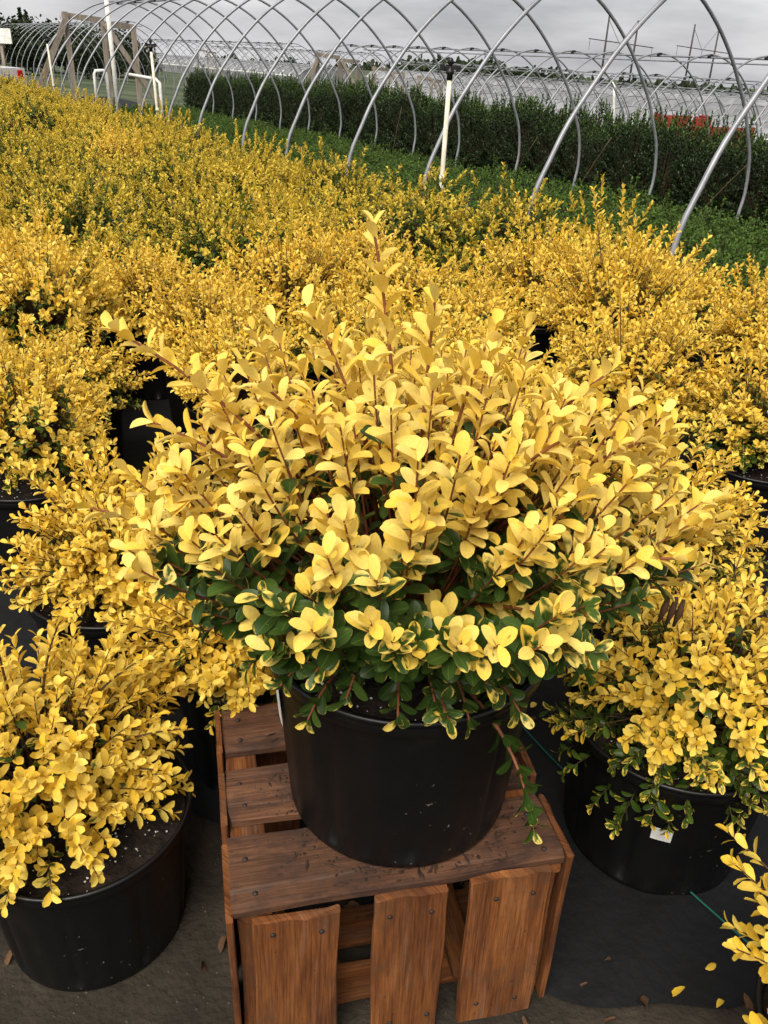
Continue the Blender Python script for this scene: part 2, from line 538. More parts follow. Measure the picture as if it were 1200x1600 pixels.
grassy(M_DIRT)
def axis_steps(a, b, fine_a, fine_b, fine, coarse):
    out, x = [], a
    while x < b:
        out.append(x)
        x += fine if fine_a <= x < fine_b else coarse
    out.append(b)
    return out


def make_ground():
    Ls = axis_steps(-420, 420, -6, 40, 1.0, 20)
    Ts = axis_steps(-200, 600, -4, 60, 1.0, 20)
    vs_ = []
    for t in Ts:
        for L in Ls:
            p = LT(L, t)
            vs_.append((p[0], p[1], terrain_lt(L, t)))
    nL = len(Ls)
    fs_ = [(i * nL + j, i * nL + j + 1, (i + 1) * nL + j + 1, (i + 1) * nL + j) for i in range(len(Ts) - 1) for j in range(nL - 1)]
    o = MB().add(vs_, fs_).build('ground', M_DIRT, smooth=True)
    tag(o, kind='structure')
    # woven ground cloth with creases, its front edge ragged
    mb = MB()
    nx, ny = 150, 150
    xs = np.linspace(-3.2, 3.0, nx); 
    V = []
    for i in range(ny):
        for j in range(nx):
            x = xs[j]
            e = 1.0 + 0.42 * (1 - sstep(-0.5, 0.35, x)) + 0.02 * math.sin(9 * x) + 0.012 * math.sin(23 * x + 1)
            y = e + (i / (ny - 1)) ** 2.2 * 4.0
            z = 0.006 + 0.004 * math.sin(5 * x + 3 * y) * math.sin(4 * y - x) + 0.012 * max(0, math.sin(3.1 * x + 7.0 * y + 1.5 * math.sin(4 * x))) ** 6
            z += 0.010 * max(0, math.sin(9.0 * x - 4.3 * y + 2 * math.sin(2.2 * y))) ** 10
            V.append((x, y, max(z, 0.004)))
    F = [(i * nx + j, i * nx + j + 1, (i + 1) * nx + j + 1, (i + 1) * nx + j) for i in range(ny - 1) for j in range(nx - 1)]
    tag(mb.add(V, F).build('ground_cloth', M_FABRIC, smooth=True), kind='structure')
    # the same cloth goes on under the whole bed and the tunnel floor
    mb = MB()
    mb.add([LT(-14, 4.2), LT(8.3, 4.2), LT(8.3, 31), LT(-14, 31)], [(0, 1, 2, 3)])
    me = mb.mesh('bed_cloth', M_FABRIC)
    for v in me.vertices: v.co.z = 0.004
    tag(link('bed_cloth', me), kind='structure')


make_ground()

# ------------------------------------------------------------------ leaves
def leaf_template(ns, half, cup, curl, fold, tw=0.0):
    """ns stations along; returns verts (across, along, up) in leaf units, faces, uv"""
    V, UV = [], []
    for (v, w) in ns:
        for s in (-1, 0, 1):
            up = curl * v * v + fold * abs(s) * w + cup * math.sin(math.pi * v)
            V.append((s * w * half + 0.0, v, up + tw * s * w * v))
            UV.append((0.5 + 0.5 * s, v))
    m = len(ns)
    F = []
    for i in range(m - 1):
        a = i * 3
        F += [(a, a + 1, a + 4, a + 3), (a + 1, a + 2, a + 5, a + 4)]
    return np.array(V), np.array(F), np.array(UV)


FINE = [(0, .10), (.10, .30), (.30, .74), (.52, .97), (.70, 1.0), (.87, .82), (.96, .50), (1.0, .10)]
MID = [(0, .10), (.22, .58), (.55, .98), (.84, .86), (1.0, .22)]
LOW = [(0, .14), (.48, .98), (.86, .82), (1.0, .2)]
SHAPES = [(.03, -.16, .10, 0), (.05, -.05, .16, .06), (.02, -.28, .06, -.06), (.0, .10, .12, .04)]
TPL = {k: [leaf_template(s, 0.5, *q) for q in SHAPES] for k, s in (('fine', FINE), ('mid', MID), ('low', LOW))}


class Leaves:
    def __init__(self):
        self.c = []

    def add(self, p, d, n, l, w, y):
        self.c.append([np.atleast_2d(p), np.atleast_2d(d), np.atleast_2d(n), np.atleast_1d(l), np.atleast_1d(w), np.atleast_1d(y)])

    def arrays(self):
        out = [np.concatenate([q[k] for q in self.c]).astype(float) for k in range(6)]
        return out + [rng.random(len(out[0]))]


def leaf_mesh(name, lv, idx, lod, material):
    p, d, n, l, w, y, r = lv
    allV, allF, allUV, allC = [], [], [], []
    base = 0
    shp = (r * 997).astype(int) % len(SHAPES)
    for k in range(len(SHAPES)):
        ids = idx[shp[idx] == k]
        if len(ids) == 0: continue
        V, F, UV = TPL[lod][k]
        D, N = d[ids], n[ids]
        S = np.cross(D, N)
        P = p[ids][:, None, :] + S[:, None, :] * (V[None, :, 0:1] * w[ids][:, None, None]) \
            + D[:, None, :] * (V[None, :, 1:2] * l[ids][:, None, None]) + N[:, None, :] * (V[None, :, 2:3] * l[ids][:, None, None])
        m, nv = len(ids), len(V)
        allV.append(P.reshape(-1, 3))
        allF.append((F[None] + (np.arange(m) * nv)[:, None, None] + base).reshape(-1, 4))
        allUV.append(np.repeat(UV[F.reshape(-1)][None], m, 0).reshape(-1, 2))
        c = np.stack([y[ids], r[ids], np.zeros(m), np.ones(m)], 1)
        allC.append(np.repeat(c, nv, 0))
        base += m * nv
    V = np.concatenate(allV); F = np.concatenate(allF); UV = np.concatenate(allUV); C = np.concatenate(allC)
    me = bpy.data.meshes.new(name)
    me.vertices.add(len(V)); me.vertices.foreach_set('co', V.astype(np.float32).ravel())
    me.loops.add(F.size); me.loops.foreach_set('vertex_index', F.astype(np.int32).ravel())
    me.polygons.add(len(F))
    me.polygons.foreach_set('loop_start', np.arange(0, F.size, 4, dtype=np.int32))
    me.polygons.foreach_set('loop_total', np.full(len(F), 4, dtype=np.int32))
    me.uv_layers.new(name='UVMap').data.foreach_set('uv', UV.astype(np.float32).ravel())
    ca = me.color_attributes.new('leaf', 'FLOAT_COLOR', 'POINT')
    ca.data.foreach_set('color', C.astype(np.float32).ravel())
    me.materials.append(material)
    me.update(calc_edges=True)
    me.shade_smooth()
    return me


_single = {}
NT = 8                                     # yellow shares for single leaves


def single_leaf(material, shape, tier, lod):
    key = (material.name, shape, tier, lod)
    if key not in _single:
        lv = [np.array(x, float) for x in ([[0, 0, 0]], [[0, 1, 0]], [[0, 0, 1]], [1.0], [1.0], [tier / (NT - 1)], [(shape + 0.5) / 997.0])]
        _single[key] = leaf_mesh('leaf', lv, np.array([0]), lod, material)
    return _single[key]


def place_leaves(parent, lv, ids, material, lod):
    p, d, n, l, w, y, r = lv
    for i in ids:
        shp = int(r[i] * 997) % len(SHAPES)
        me = single_leaf(material, shp, int(round(min(max(y[i], 0), 1) * (NT - 1))), lod)
        o = bpy.data.objects.new('leaf', me)
        s = np.cross(d[i], n[i])
        m = Matrix.Identity(4)
        for k in range(3):
            m[k][0] = s[k] * w[i]; m[k][1] = d[i][k] * l[i]; m[k][2] = n[i][k] * l[i]; m[k][3] = p[i][k]
        COL.objects.link(o)
        o.parent = parent
        o.matrix_local = m


def nrm(v):
    return v / (np.linalg.norm(v) + 1e-12)


def bez(a, b, c, n):
    t = np.linspace(0, 1, n)[:, None]
    return (1 - t) ** 2 * a + 2 * t * (1 - t) * b + t * t * c


def shoot(lv, stems, a, b, c, leafy, node, ll, lw, yfun, r0=0.003, r1=0.0012, spread=(72, 34), upb=0.25, fat=None):
    """one stem from a to c bending over b; its last `leafy` metres carry leaves"""
    pts = bez(a, b, c, 14)
    seg = np.linalg.norm(np.diff(pts, axis=0), axis=1)
    s = np.concatenate([[0], np.cumsum(seg)])
    tot = s[-1]
    rad = list(np.linspace(r0, r1, 14))
    stems.tube(pts, rad, 5, caps=False)
    leafy = min(leafy, tot * 0.92)
    m = max(3, int(leafy / (node * 0.85)))
    q = np.linspace(0, 1, m)
    f = np.clip(q + 0.24 * q * (1 - q) * 1.0 + rng.normal(0, 0.25 / m, m), 0, 1)      # 0 low .. 1 tip, crowding upwards
    pos = tot - leafy + f * leafy
    P = np.stack([np.interp(pos, s, pts[:, k]) for k in range(3)], 1)
    k = np.clip(np.searchsorted(s, pos), 1, 13)
    T = pts[k] - pts[k - 1]
    T /= np.linalg.norm(T, axis=1, keepdims=True) + 1e-12
    ref = np.where(np.abs(T[:, 2:3]) < 0.9, np.array([[0, 0, 1.0]]), np.array([[1.0, 0, 0]]))
    U = np.cross(T, ref); U /= np.linalg.norm(U, axis=1, keepdims=True)
    W = np.cross(T, U)
    ang = rng.random() * 6.28 + np.cumsum(2.4 + rng.normal(0, 0.25, m))
    rd = U * np.cos(ang)[:, None] + W * np.sin(ang)[:, None]
    al = np.radians(spread[0] + (spread[1] - spread[0]) * f + rng.normal(0, 9, m))[:, None]
    D = T * np.cos(al) + rd * np.sin(al)
    D[:, 2] += upb * (0.4 + 0.6 * rng.random(m))
    D /= np.linalg.norm(D, axis=1, keepdims=True)
    N = T * np.sin(al) - rd * np.cos(al) + rng.normal(0, 0.16, (m, 3)) + np.array([0, 0, 0.45])
    N -= D * np.sum(N * D, axis=1, keepdims=True)
    N /= np.linalg.norm(N, axis=1, keepdims=True) + 1e-12
    l = ll * (0.72 + 0.36 * np.sin(np.pi * np.minimum(1, 0.15 + 0.8 * f))) * rng.uniform(0.8, 1.15, m)
    y = yfun(P, f) * np.ones(m)
    lv.add(P, D, N, l, l * lw * rng.uniform(0.85, 1.12, m), np.clip(y + rng.normal(0, 0.07, m), 0, 1))


# ------------------------------------------------------------------ pots
POT_R, POT_B, POT_H = 0.236, 0.198, 0.36


def pot_wall(a, r, z):
    # shallow vertical panels
    if 0.02 < z < POT_H - 0.05 and r > 0.15:
        g = math.cos(a * 22)
        return 0.0012 * g - 0.006 * max(0, math.cos(a * 9 + 0.5)) ** 18
    return 0.0


def make_pot_meshes(n=144):
    H_ = POT_H
    rr = lambda z: POT_B + (POT_R - 0.012 - POT_B) * z / H_
    prof = [(0.0, 0.004), (POT_B - 0.02, 0.004), (POT_B - 0.008, 0.0), (POT_B, 0.006), (rr(0.02), 0.02)]
    for z in np.linspace(0.022, H_ - 0.052, 7): prof.append((rr(z), z))
    prof += [(rr(H_ - 0.045), H_ - 0.045), (rr(H_ - .03) + 0.003, H_ - 0.040), (POT_R - 0.004, H_ - 0.034), (POT_R, H_ - 0.030), (POT_R + 0.001, H_ - 0.014), (POT_R, H_ - 0.011),
             (POT_R + 0.003, H_ - 0.009), (POT_R + 0.003, H_ - 0.002), (POT_R - 0.001, H_), (POT_R - 0.006, H_ - 0.002), (POT_R - 0.010, H_ - 0.03), (rr(H_ * 0.6) - 0.005, H_ * 0.6), (rr(H_ * .5) - 0.004, H_ * 0.5)]
    me = MB().lathe(prof, n, pot_wall).mesh('pot', M_POT, True)
    # soil, heaped in the middle
    zs = H_ - 0.055
    def bump(a, r, z): return 0
    sp = []
    for k in range(11):
        r = (POT_R - 0.014) * k / 10
        sp.append((r, zs + 0.018 * (1 - (k / 10) ** 2)))
    mb = MB().lathe(sp[::-1], 40)
    soil = mb.mesh('soil', M_SOIL, True)
    for v in soil.vertices: v.co.z += random.uniform(-0.004, 0.004)
    # white perlite crumbs and bark chips lying in it
    pb = MB()
    for _ in range(190):
        a, r = random.uniform(0, 6.28), (POT_R - 0.03) * math.sqrt(random.random())
        x, y = r * math.cos(a), r * math.sin(a)
        z = zs + 0.018 * (1 - (r / POT_R) ** 2) + 0.003
        q = random.uniform(0.0012, 0.0034)
        pb.add([(x + q * dx * random.uniform(.7, 1.2), y + q * dy * random.uniform(.7, 1.2), z + q * dz) for dx, dy, dz in ((1, 0, 0), (-1, 0, 0), (0, 1, 0), (0, -1, 0), (0, 0, 1), (0, 0, -1))],
               [(0, 2, 4), (2, 1, 4), (1, 3, 4), (3, 0, 4), (2, 0, 5), (1, 2, 5), (3, 1, 5), (0, 3, 5)])
    per = pb.mesh('perlite', M_PERL)
    return me, soil, per


POT_ME, SOIL_ME, PERL_ME = make_pot_meshes()


def add_pot(root, full=True):
    p = link('pot', POT_ME, root)
    s = link('soil', SOIL_ME, root)
    if full:
        tag(link('perlite', PERL_ME, s), kind='stuff')
    return p


def sticker(pot, ang, z0, z1, width, parts=5):
    """paper label wrapped on the pot wall"""
    mb = MB(); V = []
    rr = lambda z: POT_B + (POT_R - 0.012 - POT_B) * z / POT_H + 0.0042
    for z in (z0, z1):
        for k in range(parts + 1):
            a = ang + (k / parts - 0.5) * width / POT_R
            V.append((rr(z) * math.cos(a), rr(z) * math.sin(a), z))
    F = [(k, k + 1, parts + 2 + k, parts + 1 + k) for k in range(parts)]
    return mb.add(V, F).build('label_sticker', M_STICK, pot)


# ------------------------------------------------------------------ shrub builder
def grow(nshoot, rad, height, ll, lw, node, leafy, z_soil, yel, spikes=0.08, droop=-0.35, seed=0, squash=(1, 1), extra=(), rnoise=0.16, off=(0, 0), hang=0.7):
    """dome shaped shrub in local coordinates, root at (0,0,0) with soil at z_soil; returns leaf arrays and stem mesh builder"""
    global rng
    rng = np.random.default_rng(seed)
    lv, st = Leaves(), MB()
    base = np.array([off[0], off[1], z_soil])
    cz = z_soil + 0.30 * height
    ph = rng.random(6) * 6.28
    for i in range(nshoot):
        el = math.asin(droop + (1 - droop) * ((i + rng.random()) / nshoot))
        az = i * 2.39996 + rng.normal(0, 0.25)
        u = np.array([math.cos(el) * math.cos(az), math.cos(el) * math.sin(az), math.sin(el)])
        lob = 1 + 0.10 * math.sin(2 * az + ph[0]) + 0.08 * math.sin(3 * az + ph[1]) * math.cos(2 * el + ph[2]) + 0.07 * math.sin(5 * az + 3 * el + ph[3])
        k = lob * rng.uniform(1 - 1.6 * rnoise, 1 + 0.6 * rnoise)
        sp = rng.random() < spikes
        tip = np.array([off[0] + u[0] * rad * squash[0] * k, off[1] + u[1] * rad * squash[1] * k, cz + u[2] * 0.70 * height * k * (1.0 if u[2] > 0 else hang)])
        if sp:
            tip = tip + np.array([u[0] * 0.06, u[1] * 0.06, rng.uniform(0.05, 0.14)])
        a = base + np.array([rng.normal(0, .02), rng.normal(0, .02), 0])
        h = np.array([tip[0] - off[0], tip[1] - off[1], 0])
        b = base + h * 0.55 + np.array([0, 0, (tip[2] - z_soil) * 0.45 + 0.06])
        zt = (tip[2] - cz) / (0.7 * height)
        yf = (lambda P, f, zt=zt: yel(P, f, zt))
        shoot(lv, st, a, b, tip, leafy * rng.uniform(0.75, 1.2) * (1.35 if sp else 1), node, ll, lw, yf, r0=0.0024, r1=0.0009)
    for (tip, lf) in extra:
        tip = np.array(tip, float)
        h = np.array([tip[0], tip[1], 0])
        b = base + h * 0.45 + np.array([0, 0, max((tip[2] - z_soil) * 0.6, 0.05) + 0.05])
        shoot(lv, st, base, b, tip, lf, node * 1.15, ll * 1.05, lw, lambda P, f: yel(P, f, 0.9), r0=0.005, r1=0.0016)
    return lv.arrays(), st


def yel_std(P, f, zt):
    return 0.12 + 0.66 * sstep(-0.25, 0.40, zt) * sstep(0.0, 0.45, f) + 0.26 * sstep(0.35, 0.95, f)


def yel_more(P, f, zt):
    return 0.24 + 0.62 * sstep(-0.6, 0.15, zt) * sstep(-0.1, 0.35, f) + 0.2 * sstep(0.3, 0.9, f)


def yel_less(P, f, zt):
    return 0.08 + 0.50 * sstep(0.0, 0.7, zt) * sstep(0.2, 0.7, f) + 0.26 * sstep(0.5, 1.0, f)


def unique_shrub(loc, seed, label, material, lod='mid', single=300, cat='shrub', group=None, name='potted_shrub', toward=None, scale=1.0, pot=True, **kw):
    root = empty(name, loc)
    tag(root, label, cat, group)
    p = add_pot(root) if pot else None
    lv, st = grow(seed=seed, **kw)
    st.build('branches', M_TWIG, root, smooth=True)
    n = len(lv[0])
    # the leaves that show largest: outermost and on the side one walks up to
    cam_l = np.array([0 - loc[0], 0 - loc[1], CAM_H - loc[2]])
    dist = np.linalg.norm(lv[0] - cam_l, axis=1)
    order = np.argsort(dist)
    near = order[:single]
    rest = order[single:]
    place_leaves(root, lv, near, material, lod)
    if len(rest):
        tag(link('foliage', leaf_mesh('foliage', lv, rest, lod, material), root), kind='stuff')
    return root, p


# ------------------------------------------------------------------ the crate
CR0 = np.array([-0.212, 0.868]); CRA = math.atan2(0.129, 0.548)
CRW, CRD, CRH = 0.563, 0.475, 0.40


def make_crate():
    root = empty('wooden_crate', (CR0[0], CR0[1], 0), CRA)
    tag(root, 'weathered reddish wooden slat crate turned on end under the big potted shrub', 'crate')

    def board(name, x0, x1, y0, y1, z0, z1, m, grain, rot=0.0, segs=9):
        """plank with worn, wavering edges; grain 0/1/2 = its long axis"""
        lo, hi = np.array([x0, y0, z0]), np.array([x1, y1, z1])
        ax = grain
        o1, o2 = [k for k in range(3) if k != ax]
        # thin axis = smaller extent
        if hi[o1] - lo[o1] < hi[o2] - lo[o2]: thin, wide = o1, o2
        else: thin, wide = o2, o1
        L = hi[ax] - lo[ax]; W = hi[wide] - lo[wide]; T = hi[thin] - lo[thin]
        bv = min(0.0022, T * 0.25)
        sec = [(bv, 0), (W * .2, 0), (W * .4, 0), (W * .6, 0), (W * .8, 0), (W - bv, 0), (W, bv), (W, T - bv), (W - bv, T), (W * .8, T), (W * .6, T), (W * .4, T), (W * .2, T), (bv, T), (0, T - bv), (0, bv)]
        V, UV = [], []
        p1, p2 = random.uniform(0, 6), random.uniform(0, 6)
        ns_ = len(sec)
        for i in range(segs + 1):
            s = L * i / segs
            for (a, t) in sec:
                e = 0.0016 * math.sin(17 * s + p1 + (3 if a > W / 2 else 0)) + random.uniform(-0.0007, 0.0007)
                q = np.zeros(3)
                endj = ((random.uniform(-0.002, 0.002) + 0.004 * math.sin(a * 90 + p1) * math.sin(a * 37 + p2)) if i in (0, segs) else 0)
                q[ax] = lo[ax] + s + endj
                q[wide] = lo[wide] + a + (e if (a < W * .15 or a > W * .85) else 0)
                q[thin] = lo[thin] + t + 0.0008 * math.sin(9 * s + p2)
                V.append(q); UV.append((s, a + t * 0.7))
        F = []
        for i in range(segs):
            for k in range(ns_):
                j = (k + 1) % ns_
                F.append((i * ns_ + k, i * ns_ + j, (i + 1) * ns_ + j, (i + 1) * ns_ + k))
        F.append(tuple(range(ns_ - 1, -1, -1))); F.append(tuple(range(segs * ns_, (segs + 1) * ns_)))
        c = (lo + hi) / 2
        me = bpy.data.meshes.new(name)
        me.from_pydata([tuple(v - c) for v in V], [], F)
        me.update()
        import bmesh
        bm = bmesh.new(); bm.from_mesh(me); bmesh.ops.recalc_face_normals(bm, faces=bm.faces); bm.to_mesh(me); bm.free()
        ul = me.uv_layers.new(name='UVMap')
        for lp in me.loops: ul.data[lp.index].uv = UV[lp.vertex_index]
        me.materials.append(m)
        o = link(name, me, root)
        o.location = c
        if rot: o.rotation_euler[thin] = rot
        return o
    t = 0.017
    top = CRH
    tops = [board('top_board', 0.0, CRW, 0.0, 0.146, top - t, top, M_WOODTOP, 0, rot=0.004),
            board('top_board', 0.003, CRW - 0.004, 0.176, 0.302, top - t, top + .001, M_WOODTOP, 0, rot=-0.006),
            board('top_board', 0.002, CRW - 0.002, 0.352, 0.472, top - t, top, M_WOODTOP, 0)]
    # rails under the top boards, front to back
    board('rail', 0.004, 0.062, 0.006, CRD - 0.004, top - t - 0.022, top - t - 0.0005, M_WOOD, 1)
    board('rail', CRW - 0.062, CRW - 0.004, 0.006, CRD - 0.004, top - t - 0.022, top - t - 0.0005, M_WOOD, 1)
    # corner posts
    for x in (0.006, CRW - 0.044):
        for y in (0.010, CRD - 0.046):
            board('corner_post', x, x + 0.038, y, y + 0.036, 0.0, top - t - 0.023, M_WOOD, 2)
    # front slats hang from the edge, tops a little uneven
    for (x0, x1, dz, r) in ((0.026, 0.166, -0.014, 0.012), (0.226, 0.352, -0.004, -0.004), (0.392, 0.536, 0.002, -0.012)):
        board('front_slat', x0, x1, -0.016, -0.001, 0.004, top - 0.010 + dz, M_WOOD, 2, rot=r)
    for (x0, x1) in ((0.02, 0.16), (0.22, 0.35), (0.40, 0.54)):
        board('back_slat', x0, x1, CRD + 0.001, CRD + 0.014, 0.004, top - 0.012, M_WOOD, 2)
    # thin side slats stand a little above the top
    for (y0, y1, h) in ((-0.012, 0.135, -0.006), (0.165, 0.295, 0.006), (0.34, 0.462, 0.008)):
        board('side_slat', -0.0125, -0.001, y0, y1, 0.004, top + h, M_WOOD, 2)
        board('side_slat', CRW + 0.001, CRW + 0.0125, y0 + 0.01, y1 + 0.004, 0.004, top + h + 0.008, M_WOOD, 2)
    # bottom boards on the ground, seen between the front slats
    for (y0, y1) in ((0.055, 0.125), (0.165, 0.245), (0.30, 0.38)):
        board('bottom_board', 0.05, CRW - 0.05, y0, y1, 0.012, 0.028, M_WOOD, 0)
    board('bottom_rail', 0.046, 0.10, 0.05, CRD - .05, 0.0285, 0.05, M_WOOD, 1)
    board('bottom_rail', CRW - 0.16, CRW - 0.106, 0.05, CRD - .05, 0.0285, 0.05, M_WOOD, 1)
    # nails
    nm = MB().lathe([(0.0, -0.002), (0.0042, -0.001), (0.0046, 0.0012), (0.0025, 0.0026), (0.0, 0.003)], 8).mesh('nail', M_NAIL, True)
    for k, (y0, y1) in enumerate(((0.03, 0.10), (0.215, 0.265), (0.385, 0.43))):
        for x in (0.03, CRW - 0.032):
            for y in (y0, y1):
                o = link('nail', nm, tops[k])
                c = tops[k].location
                o.location = (x + random.uniform(-.006, .006) - c[0], y + random.uniform(-.008, .008) - c[1], top - c[2] + 0.0015)
    for sl_ in [c for c in root.children if c.name.startswith('front_slat')]:
        for dx in (-0.03, 0.035):
            for zz in (0.345, 0.05):
                o = link('nail', nm, sl_)
                o.location = (dx + random.uniform(-.01, .01), -0.0085, zz - sl_.location[2] + random.uniform(-.006, .006))
                o.rotation_euler = (R(90), 0, 0)
    return root


make_crate()

# ------------------------------------------------------------------ the big shrub on the crate
HX, HY = 0.045, 1.155


def make_hero():
    global rng
    rng = np.random.default_rng(21)
    root = empty('potted_shrub', (HX, HY, CRH + 0.001))
    tag(root, 'large golden shrub with broad pale yellow leaves in black pot on the wooden crate', 'shrub')
    pot = add_pot(root)
    sticker(pot, math.radians(196), 0.20, 0.30, 0.055)
    zs = POT_H - 0.04
    base = np.array([0, 0, zs])
    lv, st = Leaves(), MB()
    c0 = np.array([0.0, 0.0, 0.47])
    Ra, Rb, Rc = 0.43, 0.40, 0.34

    def yfun(P, f):
        out = sstep(0.47, 0.60, P[:, 2] + 0.33 * P[:, 1])
        rim = np.hypot(P[:, 0] / Ra, P[:, 1] / Rb)
        q = np.maximum(out, 0.75 * sstep(0.85, 1.05, rim) * sstep(0.40, 0.55, P[:, 2] + 0.15 * P[:, 1]))
        return 0.06 + 0.78 * q * sstep(-0.05, 0.38, f) + 0.24 * sstep(0.55, 1.0, f) * (0.15 + 0.85 * sstep(0.36, 0.52, P[:, 2] + 0.2 * P[:, 1]))
    NS = 400
    for i in range(NS):
        s = -0.30 + 1.28 * (i + rng.random()) / NS
        el = math.asin(max(min(s, 1), -1))
        az = i * 2.39996 + rng.normal(0, 0.2)
        u = np.array([math.cos(el) * math.cos(az), math.cos(el) * math.sin(az), math.sin(el)])
        k = rng.choice([rng.uniform(0.72, 0.98), rng.uniform(0.92, 1.10)]) * (1 + 0.05 * math.sin(3 * az + 1) + 0.05 * math.sin(5 * az + 4 * el)) * (1 + 0.10 * max(0, math.sin(2 * el)))
        low = 0.86 if u[2] < -0.1 else 1.0
        tip = c0 + np.array([u[0] * Ra * k * low, u[1] * Rb * k * low, u[2] * (Rc if u[2] > 0 else 0.40) * k])
        tip[2] = max(tip[2], 0.43 + 0.85 * max(0.0, -0.2 - tip[1]) + rng.normal(0, 0.02))      # the skirt is trimmed above the pot
        h = np.array([tip[0], tip[1], 0])
        sk = 0.70 + 0.30 * sstep(0.40, 0.60, tip[2] + 0.25 * tip[1])                 # narrower towards the pot
        tip[0] *= sk; tip[1] *= 0.5 + 0.5 * sk; h = np.array([tip[0], tip[1], 0])
        b = base + h * 0.72 + np.array([0, 0, max((tip[2] - zs) * 0.38, 0.02) + 0.06])
        a = base + np.append(rng.normal(0, .02, 2), 0)
        shoot(lv, st, a, b, tip, rng.uniform(0.11, 0.18), 0.0108, 0.037, 0.51, (lambda P, f, bo=(rng.random() < 0.20): yfun(P, f) + (0.55 * sstep(0.55, 0.9, f) if bo else 0.0)), r0=0.0030, r1=0.0012, spread=(76, 38), upb=0.12)
    # inner green leaves filling the heart
    for i in range(100):
        az = i * 2.39996
        el = math.asin(-0.2 + 1.1 * rng.random())
        k = rng.uniform(0.5, 0.84)
        tip = c0 + np.array([math.cos(el) * math.cos(az) * Ra * k, math.cos(el) * math.sin(az) * Rb * k, math.sin(el) * 0.33 * k])
        b = base + np.array([tip[0] * .5, tip[1] * .5, (tip[2] - zs) * .5 + .05])
        shoot(lv, st, base, b, tip, 0.14, 0.012, 0.036, 0.50, lambda P, f: 0.12 + 0.2 * f, r0=0.004, r1=0.0015)
    # long leading shoots that break the outline (tip, bend, leafy length)
    W = lambda x, y, z: np.array([x - HX, y - HY, z - CRH])
    longs = [((-0.03, 1.19, 1.39), 0.40), ((0.055, 1.10, 1.315), 0.30), ((-0.375, 1.12, 1.255), 0.36), ((-0.455, 1.13, 0.975), 0.40, (-0.16, 1.12, 0.90)),
             ((0.505, 1.12, 0.905), 0.34, (0.24, 1.12, 0.80)), ((0.32, 1.18, 1.205), 0.26), ((0.37, 1.12, 1.125), 0.24), ((-0.115, 1.16, 1.285), 0.26), ((-0.17, 1.05, 1.215), 0.24),
             ((-0.33, 1.10, 1.13), 0.24), ((0.15, 1.22, 1.25), 0.26), ((0.42, 1.02, 0.99), 0.26), ((-0.02, 0.86, 1.06), 0.24),
             ((0.24, 0.86, 0.98), 0.26), ((0.10, 0.80, 0.985), 0.24), ((0.24, 1.02, 1.17), 0.22)]
    for tip, lf, *mid in longs:
        tip = W(*tip)
        h = np.array([tip[0], tip[1], 0])
        b = base + h * 0.38 + np.array([0, 0, max((tip[2] - zs) * 0.62, 0.1) + 0.05])
        if mid: b = W(*mid[0])
        shoot(lv, st, base, b, tip, lf, 0.0125, 0.043, 0.48, lambda P, f: 0.75 + 0.3 * f, r0=0.0042, r1=0.0019, spread=(74, 38), upb=0.15)
    # low green sprays over the pot rim
    for tip, mid in (((0.235, 0.86, 0.615), (0.20, 0.93, 0.80)), ((-0.095, 0.90, 0.775), (-0.05, 1.0, 0.85)), ((-0.19, 0.98, 0.80), (-0.10, 1.05, 0.88)),
                     ((0.03, 0.88, 0.80), (0.03, 1.0, 0.88)), ((0.13, 0.89, 0.79), (0.10, 1.0, 0.88)), ((0.31, 0.99, 0.80), (0.2, 1.06, 0.88)), ((-0.27, 1.06, 0.80), (-0.1, 1.1, 0.88)),
                     ((0.08, 0.85, 0.84), (0.05, 1.0, 0.92)), ((-0.04, 0.86, 0.85), (0.0, 1.0, 0.92)), ((-0.08, 0.85, 0.90), (0.0, 1.0, 0.94)), ((0.14, 0.84, 0.90), (0.08, 1.0, 0.94)), ((0.19, 0.86, 0.84), (0.12, 1.0, 0.9)), ((-0.13, 0.88, 0.85), (-0.05, 1.0, 0.9))):
        shoot(lv, st, base, W(*mid), W(*tip), 0.24 if tip[2] < 0.7 else 0.15, 0.0095, 0.034, 0.54, lambda P, f: 0.05 + 0.36 * f ** 4, r0=0.0045, r1=0.0016, spread=(70, 45), upb=0.0)
    # bare old limbs at the foot
    ob = MB()
    for k in range(7):
        a = k * 0.9 + 0.3
        p = base + np.array([0.02 * math.cos(a), 0.02 * math.sin(a), -0.01])
        q = base + np.array([0.10 * math.cos(a), 0.10 * math.sin(a), 0.10])
        e = base + np.array([0.24 * math.cos(a), 0.22 * math.sin(a), 0.20])
        ob.tube(bez(p, q, e, 8), list(np.linspace(0.008, 0.0045, 8)), 7)
    ob.build('limb', M_BARK, root, smooth=True)
    st.build('branches', M_STEM, root, smooth=True)
    A = lv.arrays()
    cam_l = np.array([-HX, -HY, CAM_H - CRH])
    vis = np.linalg.norm(A[0] - cam_l, axis=1)
    order = np.argsort(vis)
    place_leaves(root, A, order[:300], M_LEAF, 'fine')
    tag(link('foliage', leaf_mesh('foliage', A, order[300:], 'fine', M_LEAF), root), kind='stuff')
    # a few shrivelled brown leaves hanging under the right-hand shoot
    for k, (dx, dz) in enumerate(((0.0, 0.0), (0.012, -0.004), (-0.013, 0.004))):
        m = MB().tube([(0.425 + dx, -0.03, 0.455 + dz), (0.422 + dx, -0.032, 0.43 + dz), (0.417 + dx, -0.033, 0.405 + dz)], [0.003, 0.006, 0.002], 6)
        m.build('withered_leaf', M_DEADLEAF, root, smooth=True)
    return root


make_hero()

